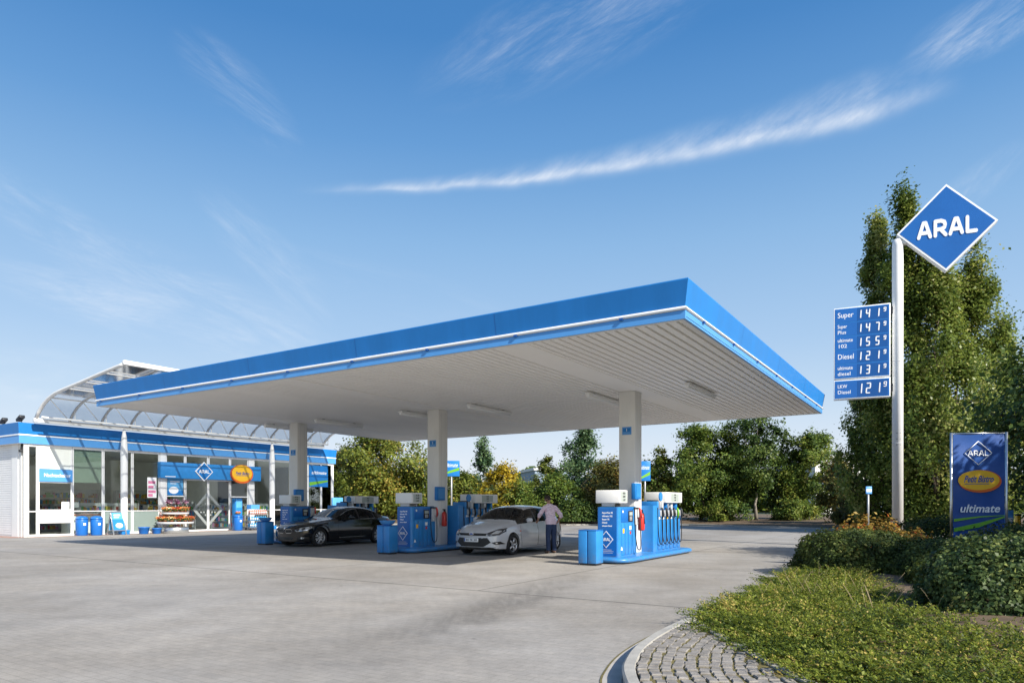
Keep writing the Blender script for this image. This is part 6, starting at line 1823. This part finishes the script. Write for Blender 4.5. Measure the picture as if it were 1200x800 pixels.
rows = [
 # name, label, u, Y, top, wpx, leaves, seed, shape, extra
 ('broadleaf_tree', 'broad yellow green tree right behind the shop end', 446, 58, 514, 104, 'olive', 11, 'round', dict(n_cl=95, n_leaf=15000, base=.08, leaf=.24, clus=.10)),
 ('broadleaf_tree', 'smaller yellowing tree between the shop and the broad tree', 404, 62, 528, 46, 'brown', 12, 'round', dict(n_cl=45, n_leaf=5000, base=.1, leaf=.24)),
 ('large_shrub', 'dark green shrub left of the middle white column', 486, 59, 553, 60, 'green', 13, 'bush', dict(n_cl=45, n_leaf=5500, base=.02, leaf=.22)),
 ('large_shrub', 'olive shrub just right of the middle white column', 540, 57, 556, 62, 'olive', 14, 'bush', dict(n_cl=45, n_leaf=6000, base=.02, leaf=.22)),
 ('young_tree', 'light airy young tree with open crown above the yellow shrub', 567, 60, 515, 46, 'silver', 15, 'cone', dict(n_cl=42, n_leaf=3000, base=.12, leaf=.22, clus=.10, bark='bark_pale', trunk=.07)),
 ('large_shrub', 'bright yellow shrub behind the silver hatchback', 588, 56, 549, 56, 'yellow', 16, 'bush', dict(n_cl=40, n_leaf=5200, base=.03, leaf=.22)),
 ('large_shrub', 'green shrub below the yellow one behind the hatchback windscreen', 612, 54.5, 567, 52, 'green', 17, 'bush', dict(n_cl=36, n_leaf=4500, base=.02, leaf=.2)),
 ('young_tree', 'small pale green upright tree left of the open airy tree', 642, 59, 536, 34, 'olive', 18, 'column', dict(n_cl=34, n_leaf=3600, base=.12, leaf=.2, clus=.13, trunk=.06)),
 ('young_tree', 'tall airy tree with slanting branches behind the man', 686, 57, 500, 74, 'silver', 19, 'cone', dict(n_cl=60, n_leaf=5200, base=.2, leaf=.22, clus=.085, trunk=.09)),
 ('large_shrub', 'dense dark shrub behind the man', 650, 54, 560, 64, 'green', 20, 'bush', dict(n_cl=45, n_leaf=6500, base=.02, leaf=.2)),
 ('large_shrub', 'brownish green shrub below the tall airy tree', 716, 54, 542, 76, 'brown', 21, 'bush', dict(n_cl=55, n_leaf=8000, base=.02, leaf=.2)),
 ('large_shrub', 'low dark shrub at the foot of the brownish shrub', 676, 52.5, 590, 60, 'dark', 22, 'bush', dict(n_cl=36, n_leaf=4500, base=.0, leaf=.18)),
 ('large_shrub', 'low leafy shrub left of the sunlit pump island', 640, 52.5, 596, 44, 'green', 23, 'bush', dict(n_cl=28, n_leaf=3000, base=.0, leaf=.18)),
 ('broadleaf_tree', 'small olive tree behind the near white column', 771, 57, 530, 44, 'olive', 24, 'round', dict(n_cl=36, n_leaf=4500, base=.06, leaf=.22)),
 ('broadleaf_tree', 'dense round tree right of the sunlit pumps', 822, 55, 505, 78, 'green', 25, 'round', dict(n_cl=80, n_leaf=13000, base=.06, leaf=.21, clus=.10)),
 ('broadleaf_tree', 'dark tree between the round tree and the slim trunk tree', 856, 57, 524, 50, 'dark', 26, 'round', dict(n_cl=45, n_leaf=6000, base=.08, leaf=.21)),
 ('broadleaf_tree', 'tall dark tree with a slim pale trunk under the canopy corner', 886, 54, 487, 76, 'dark', 27, 'round', dict(n_cl=66, n_leaf=8500, base=.30, leaf=.2, clus=.085, bark='bark_pale', trunk=.13)),
 ('broadleaf_tree', 'dense green tree left of the amber tree', 945, 55, 511, 70, 'green', 28, 'round', dict(n_cl=70, n_leaf=11000, base=.06, leaf=.21, clus=.10)),
 ('broadleaf_tree', 'small dark tree behind the dense green tree', 916, 57, 540, 46, 'dark', 29, 'round', dict(n_cl=36, n_leaf=4500, base=.10, leaf=.2)),
 ('broadleaf_tree', 'slim amber brown tree left of the poplars', 985, 46, 541, 44, 'brown', 30, 'column', dict(n_cl=44, n_leaf=6500, base=.04, leaf=.17, clus=.14)),
 ('large_shrub', 'low brown green shrub at the foot of the amber tree', 1005, 42, 580, 50, 'brown', 31, 'bush', dict(n_cl=34, n_leaf=4500, base=.0, leaf=.16)),
 ('large_shrub', 'low green shrub below the dense round tree', 850, 53, 588, 46, 'green', 32, 'bush', dict(n_cl=28, n_leaf=3000, base=.0, leaf=.18)),
 ('large_shrub', 'low green shrub below the tree left of the amber tree', 932, 52, 586, 46, 'green', 33, 'bush', dict(n_cl=28, n_leaf=3000, base=.0, leaf=.18)),
]
for nm, lb, u, Y, top, wpx, lm, seed, shape, ex in rows:
    p, H, W = TR(u, Y, top, wpx, .33)
    ex = dict(ex); ex.setdefault('trunk', .10 if nm != 'large_shrub' else .045)
    if nm == 'large_shrub': ex['stems'] = 4
    tree(nm, lb, 'tree' if 'tree' in nm else 'shrub', p, H, W, lm, seed, shape=shape, group=G1, **ex)
# poplars behind the sign pole
G2 = 'poplars behind the price sign'
for lb, u, Y, top, wpx, seed, n, lm in (('tallest poplar, straight behind the white sign pole', 1062, 36, 234, 84, 41, 27000, 'poplar'), ('dark slim poplar left of the sign pole', 1028, 38, 262, 66, 42, 17000, 'poplar'),
                          ('broad poplar below the blue diamond', 1098, 35, 318, 112, 43, 29000, 'poplar'), ('poplar right of the blue diamond', 1138, 36, 310, 98, 44, 26000, 'poplar'), ('lowest poplar at the right of the row', 1174, 37, 388, 78, 45, 16000, 'poplar'),
                          ('bushy low poplar left of the sign pole under the price board', 1012, 39, 455, 56, 46, 10000, 'poplar')):
    p, H, W = TR(u, Y, top, wpx, .1)
    tree('poplar', lb, 'tree', p, H, W, lm, seed, n_cl=110 if n > 15000 else 70, n_leaf=n, leaf=.17, base=.03, shape='column', trunk=.15, group=G2, clus=.095, rise=1.0, stems=2, lmul=1.85, fill=.3, ragged=.24)
# darker trees at the right edge and beyond it
for lb, pos, H, W, seed in (('dark spreading tree at the right edge behind the banner', (14.5, 16.6, .15), 5.4, 6.0, 51), ('slim dark tree right of the banner', (14.3, 11.2, .15), 5.6, 4.4, 53), ('dark tree by the road to the right of the hedge', (14.4, 6.7, .15), 6.9, 5.0, 52)):
    tree('broadleaf_tree', lb, 'tree', Vector(pos), H, W, 'dark', seed, n_cl=80, n_leaf=14000, leaf=.15, base=.16, shape='round', trunk=.14, group='dark trees on the right', clus=.095)

# ---- clipped and loose shrubs of the front bed
def shrub(name, label, pos, rx, ry, h, lm, seed, n, leaf, group=None, rough_=.10, asp=.6, box=1.0, rz_=0.0, top_flat=.0):
    rg = np.random.default_rng(seed); t = thing(name, label, 'shrub', Vector(pos), rz_, group)
    if name != 'amber_bush': n = int(n * 1.5); leaf *= .78; h *= 1.08
    d = rg.normal(size=(n, 3)); d[:, 2] = np.abs(d[:, 2]) * .9 - .05; d /= np.linalg.norm(d, axis=1, keepdims=True)
    p = 1 / (np.abs(d) ** (2 * box)).sum(1, keepdims=True) ** (1 / (2 * box))
    d = d * p
    az = np.arctan2(d[:, 1], d[:, 0]); el = d[:, 2]
    lump = 1 + rough_ * (np.sin(az * 4 + el * 5 + seed) * .5 + np.sin(az * 7 - el * 8 + seed * 2) * .35 + np.sin(az * 13 + el * 17) * .25)
    q = 1 - np.abs(rg.normal(0, .13, n)); 
    P = d * (lump * q)[:, None] * (rx, ry, h)
    twig = rg.random(n) < .04; P[twig] *= (1 + .12 * rg.random(twig.sum()))[:, None]
    P[:, 2] = np.maximum(P[:, 2], .015)
    clump = .5 + .22 * np.sin(az * 6 + el * 7 + seed) + .12 * np.sin(az * 15 - el * 11)
    T = np.clip(rg.normal(clump, .2, n), 0, 1)
    nrm = d / np.linalg.norm(d, axis=1, keepdims=True)
    leaf_obj('foliage', P, leaf * rg.uniform(.6, 1.35, n), T, LM[lm], rg, t, asp, fold=.25, hint=nrm + np.array([0, 0, .3]), wild=.6)
    mb = MB()
    for i in range(16):
        a = rg.random() * 6.28; q_ = rg.random(); e_ = Vector((rx * .75 * q_ * math.cos(a), ry * .75 * q_ * math.sin(a), h * rg.uniform(.5, .85)))
        limb(mb, (e_.x * .12, e_.y * .12, 0), e_, .018, .005, rg, M_['bark'])
    mb.build('stems', t); return t
zb0 = .13
GH = 'shrubs in the front planting bed'
shrub('hedge_shrub', 'dark clipped hedge bush at the left end beside the kerb', (7.25, 14.6, zb0), 1.12, 1.25, .78, 'hedge', 61, 17000, .075, GH, .08, box=1.5)
shrub('hedge_shrub', 'dark shaded hedge bush in front of the amber bush', (8.35, 13.4, zb0), 1.15, 1.1, .66, 'hedge', 62, 13000, .075, GH, .08, box=1.5)
shrub('hedge_shrub', 'dark hedge bush right below the banner', (10.1, 13.2, zb0), 1.5, 1.0, .92, 'hedge', 63, 15000, .07, GH, .09, box=1.4)
shrub('hedge_shrub', 'green hedge bush at the right edge beside the banner foot', (11.9, 14.6, zb0), 1.3, 1.0, 1.05, 'green', 64, 14000, .075, GH, .14, box=1.3)
shrub('hedge_shrub', 'low dark hedge bush between the round bush and the hedge', (7.7, 11.2, zb0), 1.15, .95, .55, 'hedge', 68, 12000, .07, GH, .09, box=1.4)
shrub('hedge_shrub', 'green hedge bush behind the foot of the banner', (10.6, 16.6, zb0), 1.7, .9, 1.0, 'hedge', 69, 13000, .08, GH, .10, box=1.4)
shrub('amber_bush', 'loose amber coloured bush at the foot of the sign pole', (8.15, 15.6, zb0), 1.1, .8, 1.03, 'amber', 65, 6200, .085, GH, .25)
shrub('amber_bush', 'small amber bush with orange leaves in front of the sign pole', (8.45, 14.55, zb0), .55, .45, .80, 'amber', 66, 2400, .08, GH, .25)
shrub('glossy_shrub', 'round leafy green bush with glossy leaves at the right edge', (6.38, 8.75, zb0), 1.08, 1.0, .90, 'box', 67, 17000, .07, GH, .10, .7, box=1.3)

# ---- low spreading ground cover over the bed
rg = np.random.default_rng(77)
from mathutils.geometry import intersect_point_line
poly_x0 = lambda y: np.interp(y, [b[1] for b in bed], [b[0] for b in bed])
def edge_x(y): return max(side_x(y) + .09 if y < 8.7 else 0, poly_x0(y) + .16)
plants = []; tries = 0
while len(plants) < 620 and tries < 16000:
    tries += 1
    y = 2.2 + (15.4 - 2.2) * rg.random() ** 1.05
    x0 = edge_x(y); x = x0 + .10 + (10.5 - x0) * rg.random() ** 1.25
    if ((x - 6.42) / 1.15) ** 2 + ((y - 8.75) / 1.1) ** 2 < 1 or (5.2 < x < 7.6 and 7.0 < y < 10.2): continue
    if y > 10.2 and x > 5.5 + (y - 10.2) * .36 and not (x > 9 and y < 11.8): continue
    if any((x - px_) ** 2 + (y - py_) ** 2 < .27 ** 2 for px_, py_ in plants): continue
    plants.append((x, y))
spr = []
for x, y in plants:
    vig = rg.uniform(.65, 1.35); tint0 = np.clip(rg.normal(.42, .20), .08, .95); k = int(40 * vig)
    for i in range(k): spr.append((x, y, vig, tint0))
def hump(x, y):
    e = max(0, x - edge_x(y)); 
    return .07 + .20 * min(1, e / .8) + .07 * math.sin(x * 2.3 + y * 1.1) + .05 * math.sin(y * 2.9 - x * 1.7) + .04 * math.sin(x * 6 + y * 4.3)
VV = []; TT = []
for x, y, vig, tint0 in spr:
    e = x - edge_x(y)
    a = rg.uniform(0, 2 * math.pi); rad = abs(rg.normal(0, .09)); ln = rg.uniform(.18, .46) * vig
    el = rg.beta(1.5, 2.6) * 1.25                         # low runners and upright shoots
    if e < .3: el *= .5; ln *= .8
    dirv = np.array([math.cos(a), math.sin(a), 0]) * max(.25, math.cos(el)); lift = math.sin(el) * .85
    p0 = np.array([x + math.cos(a) * rad, y + math.sin(a) * rad, .12 + .04 * rg.random()])
    ct = tint0 + rg.normal(0, .14) + .22 * (el - .45)
    k = 15
    s = np.linspace(0, 1, k)
    stem = p0 + dirv * (s * ln)[:, None] + np.array([0, 0, 1]) * (lift * ln * (s - .30 * s ** 2))[:, None]
    stem = np.repeat(stem, 2, 0) + rg.normal(0, .004, (2 * k, 3)); sg = np.tile([-1.0, 1.0], k)[:, None]; s2 = np.repeat(s, 2)
    sd = np.array([-dirv[1], dirv[0], 0])
    n2 = 2 * k
    sz = (rg.uniform(.022, .042, n2) * (1 - .35 * s2))[:, None]
    d = dirv * .55 + sd * sg * rg.uniform(.5, 1.0, (n2, 1)) + np.concatenate([np.zeros((n2, 2)), rg.normal(.3, .35, (n2, 1))], 1); d /= np.linalg.norm(d, axis=1, keepdims=True)
    w = np.cross(d, np.array([0, 0, 1]) + rg.normal(0, .45, (n2, 3))); w /= np.linalg.norm(w, axis=1, keepdims=True) + 1e-9
    c = stem + d * sz * .6
    VV.append(np.stack([c - d * sz * .6, c + w * sz * .36, c + d * sz * .6, c - w * sz * .36], 1)); TT.append(np.clip(ct + rg.normal(0, .16, n2), 0, 1))
V = np.concatenate(VV).astype(np.float32); VV = V; TT = np.concatenate(TT)
gc = quads_obj('ground_cover', V.reshape(-1, 3), len(VV), TT, LM['cover'])
gc['kind'] = 'stuff'; gc['label'] = 'low spreading light green ground cover filling the front bed'; gc['category'] = 'ground cover'
# dry stalks sticking out
M_['straw'] = mat('dry stalks', (.42, .33, .19), .8, vary=.3, vscale=6)
mb = MB()
for i in range(70):
    x = rg.uniform(3.2, 5.6); y = rg.uniform(8.2, 12.5)
    if x < edge_x(y) + .3: continue
    a = rg.random() * 6.28; ln = rg.uniform(.18, .45); z0 = .14 + hump(x, y) * .2
    p = [(x + math.cos(a) * ln * .45 * t, y + math.sin(a) * ln * .45 * t, z0 + ln * (t - .25 * t * t)) for t in (0, .35, .7, 1)]
    mb.tube(p, [.003, .0025, .002, .001], M_['straw'], 4)
o = mb.build('dry_grass', fix=False); o['kind'] = 'stuff'; o['label'] = 'thin dry grass stalks poking out of the ground cover'; o['category'] = 'grass'
# leaf litter on verge and bed
n = 2600; P = np.empty((n, 3)); 
P[:, 0] = rg.uniform(2.2, 7.2, n); P[:, 1] = rg.uniform(5, 11, n); P[:, 2] = .215
keep = np.array([P[i, 0] > edge_x(P[i, 1]) for i in range(n)]); P = P[keep]; P[:, 2] = np.array([.125 + .06 * min(1, (q[0] - edge_x(q[1])) / 1.2) for q in P])
o = leaf_obj('leaf_litter', P, rg.uniform(.03, .06, len(P)), rg.random(len(P)), LM['brown'], rg, None, .6, (1, 0, 0), .2); o['kind'] = 'stuff'; o['label'] = 'brown leaf litter on the bare soil of the bed'; o['category'] = 'leaf litter'
# far wood on the horizon
rg = np.random.default_rng(91)
n = 26000; az = rg.uniform(-1.05, 1.05, n); dist = rg.uniform(150, 175, n)
top = 6.5 + 2.2 * np.sin(az * 9) + 1.6 * np.sin(az * 23 + 1) + 1.2 * np.sin(az * 51)
P = np.stack([dist * np.sin(az), dist * np.cos(az), rg.random(n) ** .7 * top], 1)
o = leaf_obj('distant_wood', P, rg.uniform(1.2, 2.4, n), rg.random(n), LM['green'], rg, None, .7); o['kind'] = 'stuff'; o['label'] = 'far green wood along the horizon behind the station'; o['category'] = 'wood'
# buildings glimpsed between the trees
def far_block(label, u, Y, w, d, h, wall, seed):
    t = thing('office_building', label, 'building', at(u, 0, Y), R(12)); rr_ = random.Random(seed)
    mb = MB(); mb.box(-w / 2, 0, 0, w / 2, d, h, wall); mb.build('wall', t)
    mb = MB(); mb.box(-w / 2 - .3, -.3, h + .002, w / 2 + .3, d + .3, h + .5, M_['lgrey']); mb.build('roof', t)
    for f_ in range(int(h / 3.2)):
        for k in range(int(w / 3)):
            mb = MB(); x = -w / 2 + 1.5 + k * 3; z = 1.0 + f_ * 3.2
            mb.box(x - 1.0, -.06, z, x + 1.0, -.004, z + 1.5, M_['glass_far']); mb.build('window', t)
M_['glass_far'] = mat('far window', (.05, .08, .11), .15, coat=.5)
M_['wall_far'] = mat('pale render', (.62, .62, .60), .8, vary=.08)
M_['wall_far2'] = mat('grey blue cladding', (.22, .29, .37), .6, vary=.08)
far_block('pale flat-roofed building glimpsed left of the poplars', 1000, 120, 15, 12, 9.6, M_['wall_far'], 1)
far_block('grey blue building glimpsed behind the airy tree', 654, 130, 9, 12, 8.0, M_['wall_far2'], 2)
